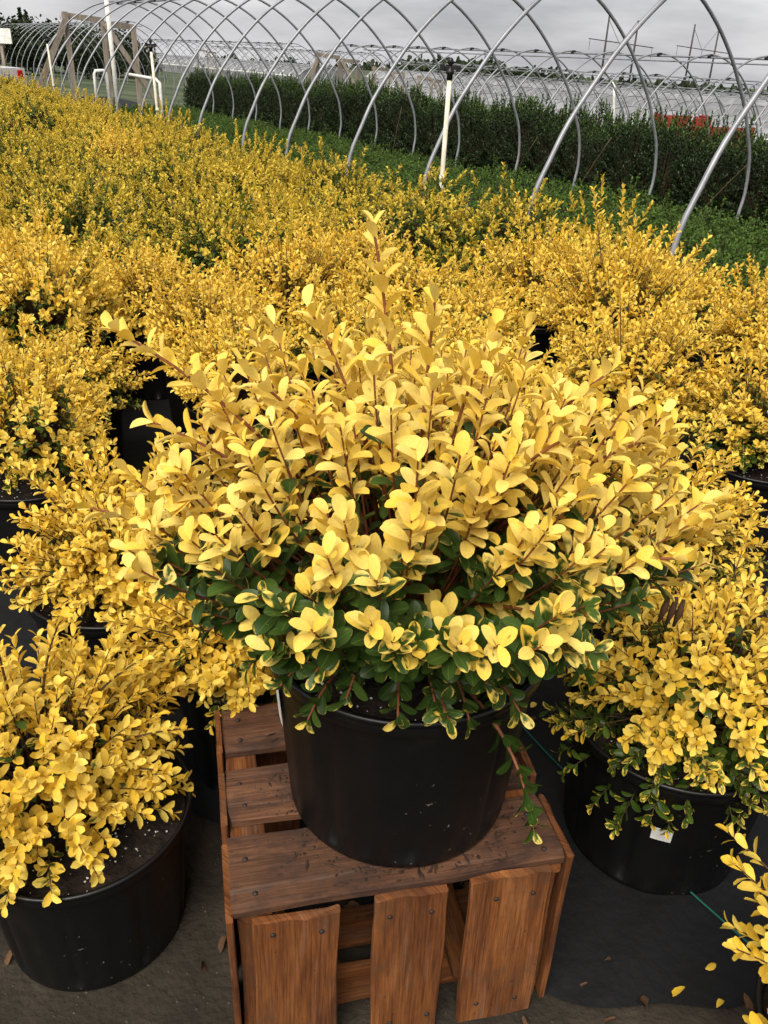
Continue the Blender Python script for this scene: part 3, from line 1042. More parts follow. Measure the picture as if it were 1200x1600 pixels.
# spilled soil and bark crumbs on the crate around the pot
cb = MB()
rc = random.Random(3)
for _ in range(420):
    a = rc.uniform(0, 6.28); r = POT_B + abs(rc.gauss(0, 0.035)) - 0.004
    x, y = HX + r * math.cos(a), HY + r * math.sin(a)
    lx = (x - CR0[0]) * math.cos(CRA) + (y - CR0[1]) * math.sin(CRA); ly = -(x - CR0[0]) * math.sin(CRA) + (y - CR0[1]) * math.cos(CRA)
    if not (0.01 < lx < CRW - 0.01) or not any(p < ly < q for p, q in ((0.005, 0.14), (0.18, 0.295), (0.357, 0.465))): continue
    q = rc.uniform(0.0012, 0.0038); an = rc.uniform(0, 6.28); st_ = rc.choice((1, 1, 1.6, 4))
    c_, s_ = math.cos(an), math.sin(an)
    cb.add([(x + q * (dx * st_ * c_ - dy * s_), y + q * (dx * st_ * s_ + dy * c_), CRH + 0.0015 + q * dz * .6) for dx, dy, dz in ((1, 0, 0), (-1, 0, 0), (0, 1, 0), (0, -1, 0), (0, 0, 1), (0, 0, -1))],
           [(0, 2, 4), (2, 1, 4), (1, 3, 4), (3, 0, 4), (2, 0, 5), (1, 2, 5), (3, 1, 5), (0, 3, 5)])
tag(cb.build('spilled_soil', noisemat('crumbs', [(0.35, (0.012, 0.007, 0.005)), (0.6, (0.05, 0.025, 0.015)), (0.75, (0.17, 0.10, 0.05))], scale=60, rough=0.95)), 'dark crumbs of soil and bark spilled on the crate around the pot', 'soil', kind='stuff')

# ------------------------------------------------------------------ the shrubs around the crate, each its own
ZS = POT_H - 0.04
STD = dict(nshoot=240, rad=0.28, height=0.36, ll=0.026, lw=0.52, node=0.0085, leafy=0.13, z_soil=ZS, yel=yel_std)


def kw(**k):
    d = dict(STD); d.update(k); return d


NEAR = [
    ((-0.560, 1.145, 0), 31, 'golden shrub in black pot on bare dirt with a bare patch of soil showing', M_GOLD, kw(nshoot=240, rad=0.31, height=0.37, off=(-0.085, 0.03), yel=yel_more, ll=0.033, node=0.0095, hang=0.9, droop=-0.30, extra=[((-0.115, 0.03, 0.80), 0.26), ((0.0, 0.08, 0.80), 0.28), ((0.15, 0.08, 0.70), 0.22), ((0.20, -0.03, 0.50), 0.2), ((0.23, 0.03, 0.56), 0.2)])),
    ((0.66, 1.43, 0), 32, 'golden shrub in black pot with white label, on black cloth beside the crate', M_GOLD, kw(nshoot=340, rad=0.305, height=0.34, off=(0.03, 0.0), droop=-0.65, hang=1.25, ll=0.029, node=0.009)),
    ((0.82, 0.71, 0), 33, 'golden shrub at the cloth edge with a long spray towards the labelled pot', M_GOLD, kw(nshoot=150, rad=0.27, height=0.26, ll=0.034, node=0.010, yel=yel_more, extra=[((-0.205, 0.32, 0.44), 0.30)])),
    ((-0.70, 1.88, 0), 35, 'golden shrub with low sideways sprays behind the pot on dirt', M_GOLD, kw(nshoot=270, rad=0.27, height=0.36, yel=yel_more, ll=0.027, hang=1.1, off=(0.03, -0.04), extra=[((-0.24, -0.02, 0.70), 0.26), ((-0.24, -0.20, 0.46), 0.22), ((0.02, -0.26, 0.60), 0.26)])),
    ((-0.27, 1.63, 0), 36, 'golden shrub squeezed between the crate and the pot on dirt', M_GOLD, kw(nshoot=220, rad=0.26, height=0.22, yel=yel_more, droop=-0.4, hang=1.4, off=(-0.04, -0.07), ll=0.028)),
    ((-1.16, 2.50, 0), 37, 'golden shrub with tall upright stems beside the dark gap in the cloth', M_GOLD, kw(rad=0.28, height=0.42, droop=-0.15, spikes=0.14)),
    ((0.76, 2.12, 0), 38, 'golden shrub directly behind the big shrub, its sprays over a dark gap', M_GOLD, kw(nshoot=280, rad=0.29, height=0.36)),
    ((1.36, 2.84, 0), 39, 'orange gold shrub behind the dark gap beyond the labelled pot', M_GOLD, kw(nshoot=260, rad=0.30, height=0.42)),
]
for loc, seed, label, m, k in NEAR:
    r_, p_ = unique_shrub(loc, seed, label, m, **k)
    if seed == 31: r_.scale = (0.88, 0.88, 0.88)
    if seed == 32:
        sticker(p_, math.radians(-107), 0.19, 0.226, 0.045)

# ------------------------------------------------------------------ the bed of golden shrubs
def proto_shrub(name, seed, material, lod, **k):
    root = empty(name, (0, 0, -50))
    link('pot', POT_ME, root)
    lv, st = grow(seed=seed, **k)
    st.build('branches', M_TWIG, root, smooth=True)
    tag(link('foliage', leaf_mesh('foliage', lv, np.arange(len(lv[0])), lod, material), root), kind='stuff')
    return root


BED = []
protoA = [proto_shrub('potted_shrub', 50 + i, (M_GOLD, M_GOLD, M_GOLD, M_GOLD)[i], 'mid', **kw(nshoot=270, rad=0.30, height=(0.36, 0.41, 0.33, 0.44)[i], yel=yel_more if i in (1, 3) else yel_std, spikes=0.12)) for i in range(4)]
protoB = [proto_shrub('potted_shrub', 60 + i, M_OLIVE, 'low', **kw(nshoot=230, rad=0.32, ll=0.030, node=0.010, height=(0.38, 0.44, 0.34)[i], yel=(yel_std, yel_less, yel_less)[i], spikes=0.14)) for i in range(3)]
FILL = [(0.95, 3.20), (0.30, 2.66), (-0.42, 2.55), (1.85, 3.25)]
near_xy = [np.array(n[0][:2]) for n in NEAR] + [np.array([HX, HY])]
rb = random.Random(5)
used = set()
nb = 0
for i, j in [(99, k) for k in range(len(FILL))] + [(a, b) for a in range(-14, 14) for b in range(0, 50)]:
    for _ in (0,):
        L = 3.52 - 0.575 * i
        t = 1.2 + 0.60 * (j + 0.5 * (i % 2))
        p = LT(L + rb.uniform(-.07, .07), t + rb.uniform(-.07, .07))
        if i == 99: p = np.array([*FILL[j], 0.0]); L = 0
        x, y = p[0], p[1]
        s_, rz, pick = rb.uniform(0.9, 1.14), rb.uniform(0, 6.28), rb.random()
        if L > 3.7 or y < 1.75: continue
        if x < -0.47 * y - 0.75 or x > 0.47 * y + 0.75: continue
        if min(np.hypot(*(q - p[:2])) for q in near_xy) < 0.50: continue
        near_xy.append(p[:2]) if i == 99 else None
        if y < 2.6 and abs(x - HX) > 0.4: continue
        if y > 27: continue
        left = sstep(3.6, 6.5, y - 0.9 * x)      # the far left of the bed is greener
        lst = protoB if (y > 4.2 and pick < 0.12 + 0.8 * left) or y > 10 else protoA
        src = lst[int(rb.random() * len(lst))]
        if id(src) in used: o = copy_tree(src)
        else: o = src; used.add(id(src))
        o.location = (x, y, 0); o.rotation_euler = (0, 0, rz)
        zsx = s_ * rb.uniform(0.94, 1.12)
        o.scale = (s_, s_, zsx)
        for ch in o.children:
            if ch.name.startswith('pot'): pass
        far = lst is protoB
        if i == 0 and not far:
            tag(o, 'golden shrub in the outermost row of the bed beside the slanting hoop feet', 'shrub', 'golden shrubs along the hoop feet'); nb += 1; continue
        if i == 99:
            tag(o, ('golden shrub behind the dark gap, between the orange gold one and the big shrub', 'golden shrub half hidden behind the top of the big shrub', 'golden shrub beyond the gap behind the big shrub and the sideways sprays', 'golden shrub just behind the orange gold shrub')[j], 'shrub'); nb += 1; continue
        tag(o, 'dense golden green shrub in the far part of the yellow bed' if far else 'bright golden shrub in black pot in the packed yellow bed', 'shrub', 'golden shrubs of the far bed' if far else 'golden shrubs packed in the bed')
        nb += 1
print('bed shrubs', nb)

# ------------------------------------------------------------------ low green plants on the tunnel floor
def proto_plain(name, seed, material, lod, **k):
    root = empty(name, (0, 0, -50))
    lv, st = grow(seed=seed, **k)
    st.build('branches', M_BARK, root, smooth=True)
    tag(link('foliage', leaf_mesh('foliage', lv, np.arange(len(lv[0])), lod, material), root), kind='stuff')
    return root


G = [proto_plain('low_green_plant', 80 + i, M_GREEN, 'low', nshoot=70, rad=0.30, height=0.26, ll=0.036, lw=0.55, node=0.012, leafy=0.13, z_soil=0.02, yel=lambda P, f, zt: 0.25 + 0.35 * f, spikes=0.03, droop=-0.05) for i in range(3)]
used = set()
for i in range(8):
    for j in range(36):
        L = 4.35 + 0.47 * i
        t = 2.6 + 0.50 * (j + 0.5 * (i % 2)) * (1 + 0.012 * j)
        if t > 23: continue
        p = LT(L + rb.uniform(-.06, .06), t + rb.uniform(-.06, .06))
        if p[0] > 0.47 * p[1] + 0.8: continue
        src = G[rb.randrange(3)]
        if id(src) in used: o = copy_tree(src)
        else: o = src; used.add(id(src))
        o.location = (p[0], p[1], 0.0)
        o.rotation_euler = (0, 0, rb.uniform(0, 6.28))
        s_ = rb.uniform(0.9, 1.15); o.scale = (s_, s_, s_ * rb.uniform(0.9, 1.15))
        tag(o, 'low bright green plant on the floor of the bare hoop tunnel', 'plant', 'low green plants under the hoops')
for g_ in G:
    if id(g_) not in used: [bpy.data.objects.remove(c) for c in list(g_.children)]; bpy.data.objects.remove(g_)

# ------------------------------------------------------------------ dark hedge of taller shrubs
HD = [proto_plain('dark_green_shrub', 90 + i, M_HEDGE, 'low', nshoot=250, rad=0.42, height=0.86, ll=0.042, lw=0.48, node=0.013, leafy=0.20, z_soil=0.03,
                  yel=lambda P, f, zt: 0.05 + 0.60 * sstep(0.45, 1.0, zt) * f, spikes=0.0, droop=-0.55, rnoise=0.10) for i in range(3)]
used = set()
for i in range(3):
    for j in range(50):
        L = 8.80 + 0.62 * i
        t = 0.8 + 0.50 * (j + 0.5 * (i % 2))
        if t > 24.5 - i * 0.4: continue
        p = LT(L + rb.uniform(-.08, .08), t + rb.uniform(-.08, .08))
        if p[0] > 0.47 * p[1] + 2.2: continue
        src = HD[rb.randrange(3)]
        if id(src) in used: o = copy_tree(src)
        else: o = src; used.add(id(src))
        o.location = (p[0], p[1], terrain(p[0], p[1]))
        o.rotation_euler = (0, 0, rb.uniform(0, 6.28))
        s_ = rb.uniform(0.92, 1.1); o.scale = (s_, s_, s_ * rb.uniform(1.04, 1.2) * (1.0 + 0.05 * i))
        tag(o, 'tall dark green shrub in the dense row behind the low green plants', 'shrub', 'dark shrubs standing in a dense block')

# bare canes stuck slantwise in the dark row
for (L, t, dx, h) in ((8.35, 8.9, 0.55, 0.72), (8.35, 6.9, 0.62, 0.66), (8.4, 10.3, 0.5, 0.6), (8.4, 13.6, 0.25, 0.75), (8.4, 5.9, 0.0, 0.55)):
    a = LT(L, t, -0.02); b = LT(L - 0.02, t - dx * .5, h * .55); c = LT(L, t - dx, h + 0.05)
    o = MB().tube(bez(a, b, c, 6), [0.008, 0.0075, 0.007, 0.0065, 0.006, 0.005], 6).build('bare_cane', M_BARK, None, True)
    tag(o, 'thin bare brown cane leaning before the dark green shrubs', 'cane', 'bare canes before the dark shrubs')

# ------------------------------------------------------------------ hoop tunnels
PROF = [(-2.035, -0.06), (-2.04, 0.18), (-2.075, 0.42), (-2.03, 0.74), (-1.92, 0.98), (-1.79, 1.22), (-1.60, 1.47), (-1.40, 1.70), (-1.12, 1.95), (-0.80, 2.16), (-0.42, 2.32), (0.0, 2.38)]
PROF = PROF + [(-x, z) for x, z in PROF[-2::-1]]


def hoop_mesh(rad, n):
    prof = []
    P = np.array(PROF)
    for i in range(len(P) - 1):
        p0, p1, p2, p3 = P[max(i - 1, 0)], P[i], P[i + 1], P[min(i + 2, len(P) - 1)]
        for s in (0, 0.33, 0.67):
            prof.append(0.5 * ((2 * p1) + (-p0 + p2) * s + (2 * p0 - 5 * p1 + 4 * p2 - p3) * s * s + (-p0 + 3 * p1 - 3 * p2 + p3) * s ** 3))
    prof.append(P[-1])
    return MB().tube([(x, 0, z) for x, z in prof], rad, n).mesh('hoop', M_GALV, True)


HOOP_N, HOOP_F = hoop_mesh(0.0175, 10), hoop_mesh(0.018, 6)
CLAMP = MB().box(-0.05, 0.05, -0.035, 0.035, -0.035, 0.04, 0.008).mesh('clamp', M_BLACK)


def beam(name, a, b, w, d, parent, m=M_WOODG):
    a, b = np.array(a, float), np.array(b, float)
    T = nrm(b - a)
    ref = np.array([0, 0, 1.0]) if abs(T[2]) < 0.9 else np.array([0, 1.0, 0])
    U = nrm(np.cross(T, ref)); W = np.cross(T, U)
    V = []
    for e in (a, b):
        for su, sw in ((-1, -1), (1, -1), (1, 1), (-1, 1)):
            V.append(e + U * su * w / 2 + W * sw * d / 2)
    return MB().add(V, [(3, 2, 1, 0), (4, 5, 6, 7), (0, 1, 5, 4), (1, 2, 6, 5), (2, 3, 7, 6), (3, 0, 4, 7)]).build(name, m, parent)


def tunnel(L, ts, label, near=False, frame=True, zoff=None, group=None):
    tm = sum(ts) / len(ts)
    z0 = terrain_lt(L, tm) if zoff is None else zoff
    root = empty('hoop_tunnel', LT(L, ts[-1], z0), TH)          # local x = across, local y = along
    tag(root, label, 'tunnel frame', group)
    t_end = ts[-1]
    for t in ts:
        o = link('hoop', HOOP_N if near else HOOP_F, root)
        o.location = (random.uniform(-.012, .012), t - t_end, 0)
        o.rotation_euler = (random.uniform(-.006, .006), 0, random.uniform(-.008, .008))
        c = link('clamp', CLAMP, root); c.location = (0, t - t_end, 2.355)
    MB().tube([(0, ts[0] - t_end - 0.1, 2.335), (0, 0.1, 2.335)], 0.02, 6).build('ridge_pipe', M_GALV, root)
    if not near:
        MB().tube([(0.5, ts[0] - t_end - 0.1, 2.25), (0.5, 0.1, 2.25)], 0.016, 6).build('side_pipe', M_GALV, root)
    if frame:
        e = 0.10
        for x, h in ((-1.17, 2.13), (-0.37, 1.99), (0.30, 1.95)):
            beam('post', (x, e, -0.05), (x, e, h), 0.10, 0.09, root)
        beam('header', (-1.22, e + 0.10, 2.07), (-0.32, e + 0.10, 2.0), 0.05, 0.11, root)
        beam('header', (-0.42, e + 0.16, 1.93), (0.36, e + 0.16, 1.90), 0.05, 0.11, root)
        beam('brace', (-1.19, e - 0.09, 1.98), (-2.3, e - 0.09, 0.0), 0.05, 0.12, root)
        beam('brace', (-0.35, e - 0.09, 1.92), (0.95, e - 0.09, 0.0), 0.05, 0.11, root)
    return root


T0 = [0.9, 2.18, 3.48, 4.80, 6.16, 7.46, 8.76, 9.98, 11.40, 12.64] + [13.90 + 1.3 * k for k in range(7)]
tunnel(6.17, T0, 'long bare galvanised hoop tunnel over the low green plants', near=True)
tunnel(15.0, [1.0 + 1.3 * k for k in range(21)], 'bare hoop tunnel standing first behind the dark green shrubs')
tunnel(21.6, [3.0 + 1.32 * k for k in range(25)], 'bare hoop tunnel standing second behind the dark green shrubs')
tunnel(28.0, [8.0 + 1.32 * k for k in range(26)], 'bare hoop tunnel standing third behind the dark green shrubs')
tunnel(33.8, [6.0 + 1.32 * k for k in range(34)], 'bare hoop tunnel standing fourth behind the dark green shrubs')
tunnel(20.5, [43.0 + 1.32 * k for k in range(18)], 'distant bare hoop tunnel with lattice of hoops beyond the dark row', frame=True)
tunnel(27.5, [47.0 + 1.32 * k for k in range(20)], 'farther distant hoop tunnel behind the distant lattice', frame=True)
tunnel(0.2, [31.0 + 1.3 * k for k in range(9)], 'bare hoop tunnel by the parked truck and dark trees', frame=True)
tunnel(10.5, [36.0 + 1.32 * k for k in range(20)], 'bare hoop tunnel beyond the timber end frame of the long tunnel', frame=False)


def film_tunnel(L, t0, t1, label):
    tm = (t0 + t1) / 2
    root = empty('film_tunnel', LT(L, t0, terrain_lt(L, tm)), TH)
    tag(root, label, 'tunnel', 'white film tunnels in the distance')
    n = int((t1 - t0) / 1.6)
    mb = MB(); V = []; m = 13
    for i in range(2 * n + 1):
        y = (t1 - t0) * i / (2 * n)
        k = 1.0 if i % 2 == 0 else 0.985
        for q in range(m):
            a = math.pi * q / (m - 1)
            V.append((2.2 * math.cos(a) * k, y, 1.45 * math.sin(a) ** 0.8 * k))
    F = [(i * m + q, i * m + q + 1, (i + 1) * m + q + 1, (i + 1) * m + q) for i in range(2 * n) for q in range(m - 1)]
    F.append(tuple(range(m))); F.append(tuple(range(2 * n * m + m - 1, 2 * n * m - 1, -1)))
    mb.add(V, F).build('film_cover', M_POLY, root)
    for i in range(0, n + 1):
        y = (t1 - t0) * i / n
        MB().tube([(2.23 * math.cos(math.pi * q / 12), y, 1.48 * max(math.sin(math.pi * q / 12), 0) ** 0.8) for q in range(13)], 0.045, 4).build('rib', M_GALV, root)
    MB().tube([(-2.2, 0, 0.75), (-2.2, t1 - t0, 0.75)], 0.05, 6).build('rolled_film', M_PVC, root)


for q, (L, t0, t1) in enumerate(((38.5, 4, 60), (46, 6, 75), (54, 8, 90), (34, 66, 110), (42, 80, 130))):
    film_tunnel(L, t0, t1, 'long pale film covered tunnel in the distance below the hills')

# ------------------------------------------------------------------ sprinklers and pipes
def riser(L, t, h, label, lean=0.0):
    root = empty('sprinkler_riser', LT(L, t, 0))
    tag(root, label, 'sprinkler', 'sprinkler risers along the yellow bed')
    MB().tube([(0, 0, -0.1), (lean * .5, 0, h * .5), (lean, 0, h)], 0.018, 10).build('pipe', M_CREAMPIPE, root, True)
    MB().tube([(lean * .5, 0, h * .52), (lean * .52, 0, h * .55)], 0.022, 10).build('coupling', M_CREAMPIPE, root, True)
    hd = MB().lathe([(0.0, 0.0), (0.016, 0.0), (0.016, 0.03), (0.022, 0.035), (0.022, 0.05), (0.009, 0.06), (0.009, 0.085), (0.017, 0.09), (0.014, 0.115), (0.0, 0.12)], 12).build('sprinkler_head', M_BLACK, root, True)
    hd.location = (lean, 0, h)
    hd.scale = (1.35, 1.35, 1.2)
    ar = MB().box(-0.055, 0.055, -0.008, 0.008, 0.055, 0.075, 0.003).box(-0.055, -0.03, -0.012, 0.012, 0.05, 0.085, 0.003).box(0.03, 0.055, -0.012, 0.012, 0.045, 0.08, 0.003)
    ar.build('swing_arm', M_BLACK, hd)
    return root


riser(3.95, 5.68, 1.44, 'cream pipe riser with black sprinkler head in front of a hoop foot', 0.02)
riser(3.95, 12.5, 1.50, 'cream pipe riser with black sprinkler head near the timber end frame', -0.03)
riser(3.95, 18.8, 1.52, 'cream pipe riser with black sprinkler head beside the far brace', -0.03)


def pipe_thing(name, pts, rad, label, m=M_PVC, cat='pipe'):
    a = np.array(pts[0])
    o = MB().tube([np.array(p) - a for p in pts], rad, 8).build(name, m, None, True)
    o.location = a
    tag(o, label, cat)
    return o


def curve_pts(ctrl, n=5):
    out = []
    for i in range(len(ctrl)):
        out.append(np.array(ctrl[i], float))
    return out


pipe_thing('bent_pipe', [LT(4.92, 19.6, -0.05), LT(4.93, 19.6, 1.0), LT(4.96, 19.6, 1.06), LT(5.12, 19.6, 1.07), LT(5.17, 19.6, 1.02), LT(5.18, 19.6, -0.05)], 0.034, 'thick white pipe bent into an upside down U')
pipe_thing('standing_pipe', [LT(5.62, 20.6, -0.05), LT(5.60, 20.6, 2.42)], 0.05, 'tall straight white pipe standing before the timber end frame', cat='post')
pipe_thing('elbow_pipe', [LT(5.45, 19.0, 1.03), LT(5.75, 18.2, 0.98), LT(5.79, 18.1, 0.92), LT(5.79, 18.1, -0.05)], 0.032, 'white pipe elbow running level then down into the plants')
pipe_thing('hooked_pipe', [LT(3.3, 22.2, -0.05), LT(3.32, 22.2, 1.3), LT(3.28, 22.2, 1.45), LT(3.1, 22.2, 1.55)], 0.03, 'white pipe with bent top beside the parked truck')
for (L, t, h) in ((16.6, 16.8, 1.9), (17.4, 11.9, 1.6)):
    z = terrain_lt(L, t)
    pipe_thing('zigzag_pipe', [LT(L, t, z - 0.05), LT(L, t, z + h * .5), LT(L + .05, t - .12, z + h * .62), LT(L, t - .02, z + h * .95), LT(L, t + .1, z + h)], 0.035, 'kinked white standpipe between the ' + ('farther' if t > 14 else 'nearer') + ' bare hoops')

# pale square board on a post near the trees
bo = empty('notice_board', LT(4.05, 24.5, 0)); tag(bo, 'small blank white board on a post before the dark trees', 'board')
beam('post', (0, 0, -0.05), (0, 0, 1.5), 0.07, 0.07, bo)
MB().box(-0.26, 0.30, -0.09, -0.05, 1.46, 1.78, 0.006).build('panel', M_PVC, bo)

# ------------------------------------------------------------------ parked truck at the far end
def truck():
    white = noisemat('truck_paint', [(0.3, (0.55, 0.56, 0.57)), (0.7, (0.64, 0.65, 0.66))], scale=2, rough=0.3, spec=0.5)
    glass = mat('truck_glass', (0.05, 0.08, 0.085), 0.08, 0.6)
    tyre = mat('tyre', (0.015, 0.015, 0.015), 0.9)
    red = mat('red_lamp', (0.5, 0.015, 0.01), 0.3)
    root = empty('parked_truck', LT(2.75, 24.6, 0), TH + R(-62))
    tag(root, 'white pickup truck with red tail lamp parked past the end of the bed', 'truck')
    prof = [(-1.75, 0.42), (-1.78, 0.75), (-1.72, 0.92), (-0.95, 1.0), (-0.45, 1.42), (0.35, 1.45), (0.55, 1.0), (1.75, 0.98), (1.78, 0.45)]
    W = 0.82
    V = [(x, y, z) for y in (-W, W) for x, z in [(a, b) for a, b in prof]]
    V = [(x, y * (0.86 if z > 1.2 else 1.0), z) for x, y, z in V]
    n = len(prof)
    F = [tuple(range(n)), tuple(range(2 * n - 1, n - 1, -1))] + [(i, i + n, (i + 1) % n + n, (i + 1) % n) for i in range(n)]
    MB().add(V, F).build('body', white, root)
    for s in (-1, 1):
        MB().add([(-0.82, s * 0.80, 1.03), (0.42, s * 0.80, 1.03), (0.28, s * 0.725, 1.38), (-0.42, s * 0.725, 1.38)], [(0, 1, 2, 3)]).build('side_window', glass, root)
        for x in (-1.12, 1.12):
            w = MB().lathe([(0.0, -0.1), (0.22, -0.1), (0.31, -0.08), (0.33, -0.04), (0.33, 0.04), (0.31, 0.08), (0.22, 0.1), (0.0, 0.1)], 20).build('wheel', tyre, root, True)
            w.location = (x, s * 0.74, 0.33); w.rotation_euler = (R(90), 0, 0)
            h = MB().lathe([(0.0, 0.0), (0.16, 0.0), (0.18, 0.02)], 14).build('rim', M_GALV, w)
            h.location = (0, 0, -0.105 if s > 0 else 0.105)
        MB().box(1.765, 1.80, s * 0.66 - 0.07, s * 0.66 + 0.07, 0.76, 0.94, 0.01).build('tail_lamp', red, root)
        MB().box(-1.80, -1.76, s * 0.6 - 0.14, s * 0.6 + 0.14, 0.66, 0.80, 0.01).build('headlight', M_STICK, root)
    MB().add([(-0.93, -0.70, 1.04), (-0.93, 0.70, 1.04), (-0.50, 0.64, 1.39), (-0.50, -0.64, 1.39)], [(0, 1, 2, 3)]).build('windscreen', glass, root)
    MB().box(1.74, 1.86, -0.8, 0.8, 0.44, 0.58, 0.02).build('bumper', M_GALV, root)


truck()

# red farm wagons seen over the dark row
def wagon(L, t, w, rz, label):
    z = terrain_lt(L, t)
    root = empty('farm_wagon', LT(L, t, z), TH + rz)
    tag(root, label, 'wagon')
    root.scale = (1, 1, 1.30 if w > 0.6 else 1.15)
    MB().box(-w / 2, w / 2, -0.55, 0.55, 0.42, 0.50, 0.01).build('deck', M_RUST, root)
    for s in (-1, 1):
        MB().box(-w / 2, w / 2, s * 0.56 - 0.02, s * 0.56 + 0.02, 0.47, 1.02, 0.008).build('side_panel', M_RUST, root)
        MB().box(s * (w / 2 + .01) - 0.02, s * (w / 2 + .01) + 0.02, -0.53, 0.53, 0.47, 1.0, 0.008).build('end_panel', M_RUST, root)
        for k in range(4):
            x = -w / 2 + w * (k + .5) / 4
            MB().box(x - 0.03, x + 0.03, s * 0.60 - 0.02, s * 0.60 + 0.02, 0.45, 1.04, 0.005).build('rib', M_RUST, root)
        for x in (-w * .32, w * .32):
            q = MB().lathe([(0.0, -0.07), (0.17, -0.07), (0.25, -0.05), (0.25, 0.05), (0.17, 0.07), (0.0, 0.07)], 16).build('wheel', M_BLACK, root, True)
            q.location = (x, s * 0.5, 0.25); q.rotation_euler = (R(90), 0, 0)
    MB().tube([(-w / 2, 0, 0.42), (-w / 2 - 0.9, 0, 0.30)], 0.03, 6).build('drawbar', M_RUST, root)


wagon(18.2, 15.9, 0.8, R(60), 'red farm wagon with ribbed sides showing over the dark shrubs')
wagon(18.9, 15.1, 0.5, R(60), 'small red farm wagon in front of the longer red one')

# ------------------------------------------------------------------ overhead line frames far off
def hframe(x, y, z, hh, sep, label):
    root = empty('power_line_frame', (x, y, z), R(-10))
    tag(root, label, 'power pole', 'two pole power line frames')
    for s in (-1, 1):
        MB().tube([(s * sep / 2, 0, 0), (s * sep / 2, 0, hh - (0 if s < 0 else 0.9))], [0.22, 0.16], 8).build('pole', M_POLE, root, True)
        MB().tube([(s * sep / 2, 0.1, hh - 0.8), (-sep * 0.02, 0.1, hh - 5.0)], 0.07, 5).build('brace', M_GALV, root)
    MB().tube([(-sep * 1.1, 0.25, hh - 4.2), (sep * 1.15, 0.25, hh - 5.4)], 0.1, 6).build('cross_arm', M_POLE, root)
    for k in (-1.05, -0.02, 1.1):
        zz = hh - 4.2 - (k + 1.1) / 2.25 * 1.2
        MB().tube([(sep * k, 0.25, zz), (sep * k, 0.25, zz - 1.9)], 0.07, 5).build('insulator', M_GALV, root)


def ground_at(px_dir, D):
    return (px_dir * D, D)


hframe(42.5, 190, terrain(42.5, 190), 9.6 - terrain(42.5, 190), 5.6, 'taller two pole power line frame above the bare hoops')
hframe(66.5, 215, terrain(66.5, 215), 9.4 - terrain(66.5, 215), 5.2, 'farther two pole power line frame towards the open sky')

# ------------------------------------------------------------------ hills and far woods
def hill(name, x0, x1, y, zfun, depth):
    V = []; n = 60
    for i in range(n + 1):
        x = x0 + (x1 - x0) * i / n
        zt = zfun(x)
        g = terrain(x, y)
        for (dy, k) in ((-depth, 0.0), (-depth * .5, 0.55), (0, 1.0), (depth, 0.85), (depth * 2.5, 0.3)):
            V.append((x, y + dy, g - 1.0 + (zt - g + 1.0) * k))
    F = [(i * 5 + k, (i + 1) * 5 + k, (i + 1) * 5 + k + 1, i * 5 + k + 1) for i in range(n) for k in range(4)]
    return tag(MB().add(V, F).build(name, M_HILL, None, True), kind='structure')


hill('hill', -190, 420, 400, lambda x: -8.0 + 3.0 * math.sin(x * 0.021 + 1) + 1.6 * math.sin(x * 0.06) - 0.012 * x, 60)
hill('hill', -190, -24, 120, lambda x: 0.8 - 0.050 * (x + 34) * (1 if x > -34 else 0.1) - max(0, x + 34) * .25, 18)


def crown_mesh(seed, h, w, conifer=False):
    r = np.random.default_rng(seed)
    lv = Leaves()
    n = 1500
    blobs = [(r.normal(0, w * .28), r.normal(0, w * .28), h * r.uniform(.40, .88), w * r.uniform(.22, .38)) for _ in range(11)]
    for _ in range(n):
        if conifer:
            z = h * (0.12 + 0.88 * r.random() ** 1.3)
            rad = w * .5 * (1 - z / h) ** 0.8 * math.sqrt(r.random()) * (0.75 + 0.25 * math.sin(z * 9))
            a = r.random() * 6.28
            P = np.array([rad * math.cos(a), rad * math.sin(a), z])
        else:
            b = blobs[r.integers(len(blobs))]
            u = nrm(r.normal(0, 1, 3)) * b[3] * r.random() ** 0.35
            P = np.array([b[0] + u[0], b[1] + u[1], b[2] + u[2] * .8])
        D = nrm(r.normal(0, 1, 3)); N = r.normal(0, 1, 3); N = nrm(N - D * (N @ D))
        s = w * r.uniform(0.05, 0.10)
        lv.add(P, D, N, s, s * .7, r.random() * .5)
    return leaf_mesh('crown', lv.arrays(), np.arange(n), 'low', M_TREE), blobs


def make_tree(seed, h, w, conifer=False):
    root = empty('far_tree', (0, 0, -50))
    cm, blobs = crown_mesh(seed, h, w, conifer)
    link('crown', cm, root)
    mb = MB().tube([(0, 0, -0.2), (0.03 * h * .2, 0, h * .45), (0, 0.02, h * .8)], [h * .03, h * .02, h * .006], 7)
    if not conifer:
        for b in blobs[:5]:
            mb.tube([(0, 0, h * .3), (b[0] * .5, b[1] * .5, h * .42), (b[0], b[1], b[2])], [h * .014, h * .01, h * .004], 5)
    mb.build('trunk', M_BARK, root, True)
    return root


TREES = [make_tree(200, 6.0, 5.0), make_tree(201, 5.4, 5.5), make_tree(202, 6.4, 2.6, True), make_tree(203, 4.6, 4.6)]
used = set()


def plant_tree(i, x, y, s, label, zz=None):
    src = TREES[i]
    if id(src) in used: o = copy_tree(src)
    else: o = src; used.add(id(src))
    o.location = (x, y, terrain(x, y) - 0.1 if zz is None else zz)
    o.rotation_euler = (0, 0, rb.uniform(0, 6.28))
    o.scale = (s, s, s)
    tag(o, label, 'tree', 'dark trees beyond the tunnels')


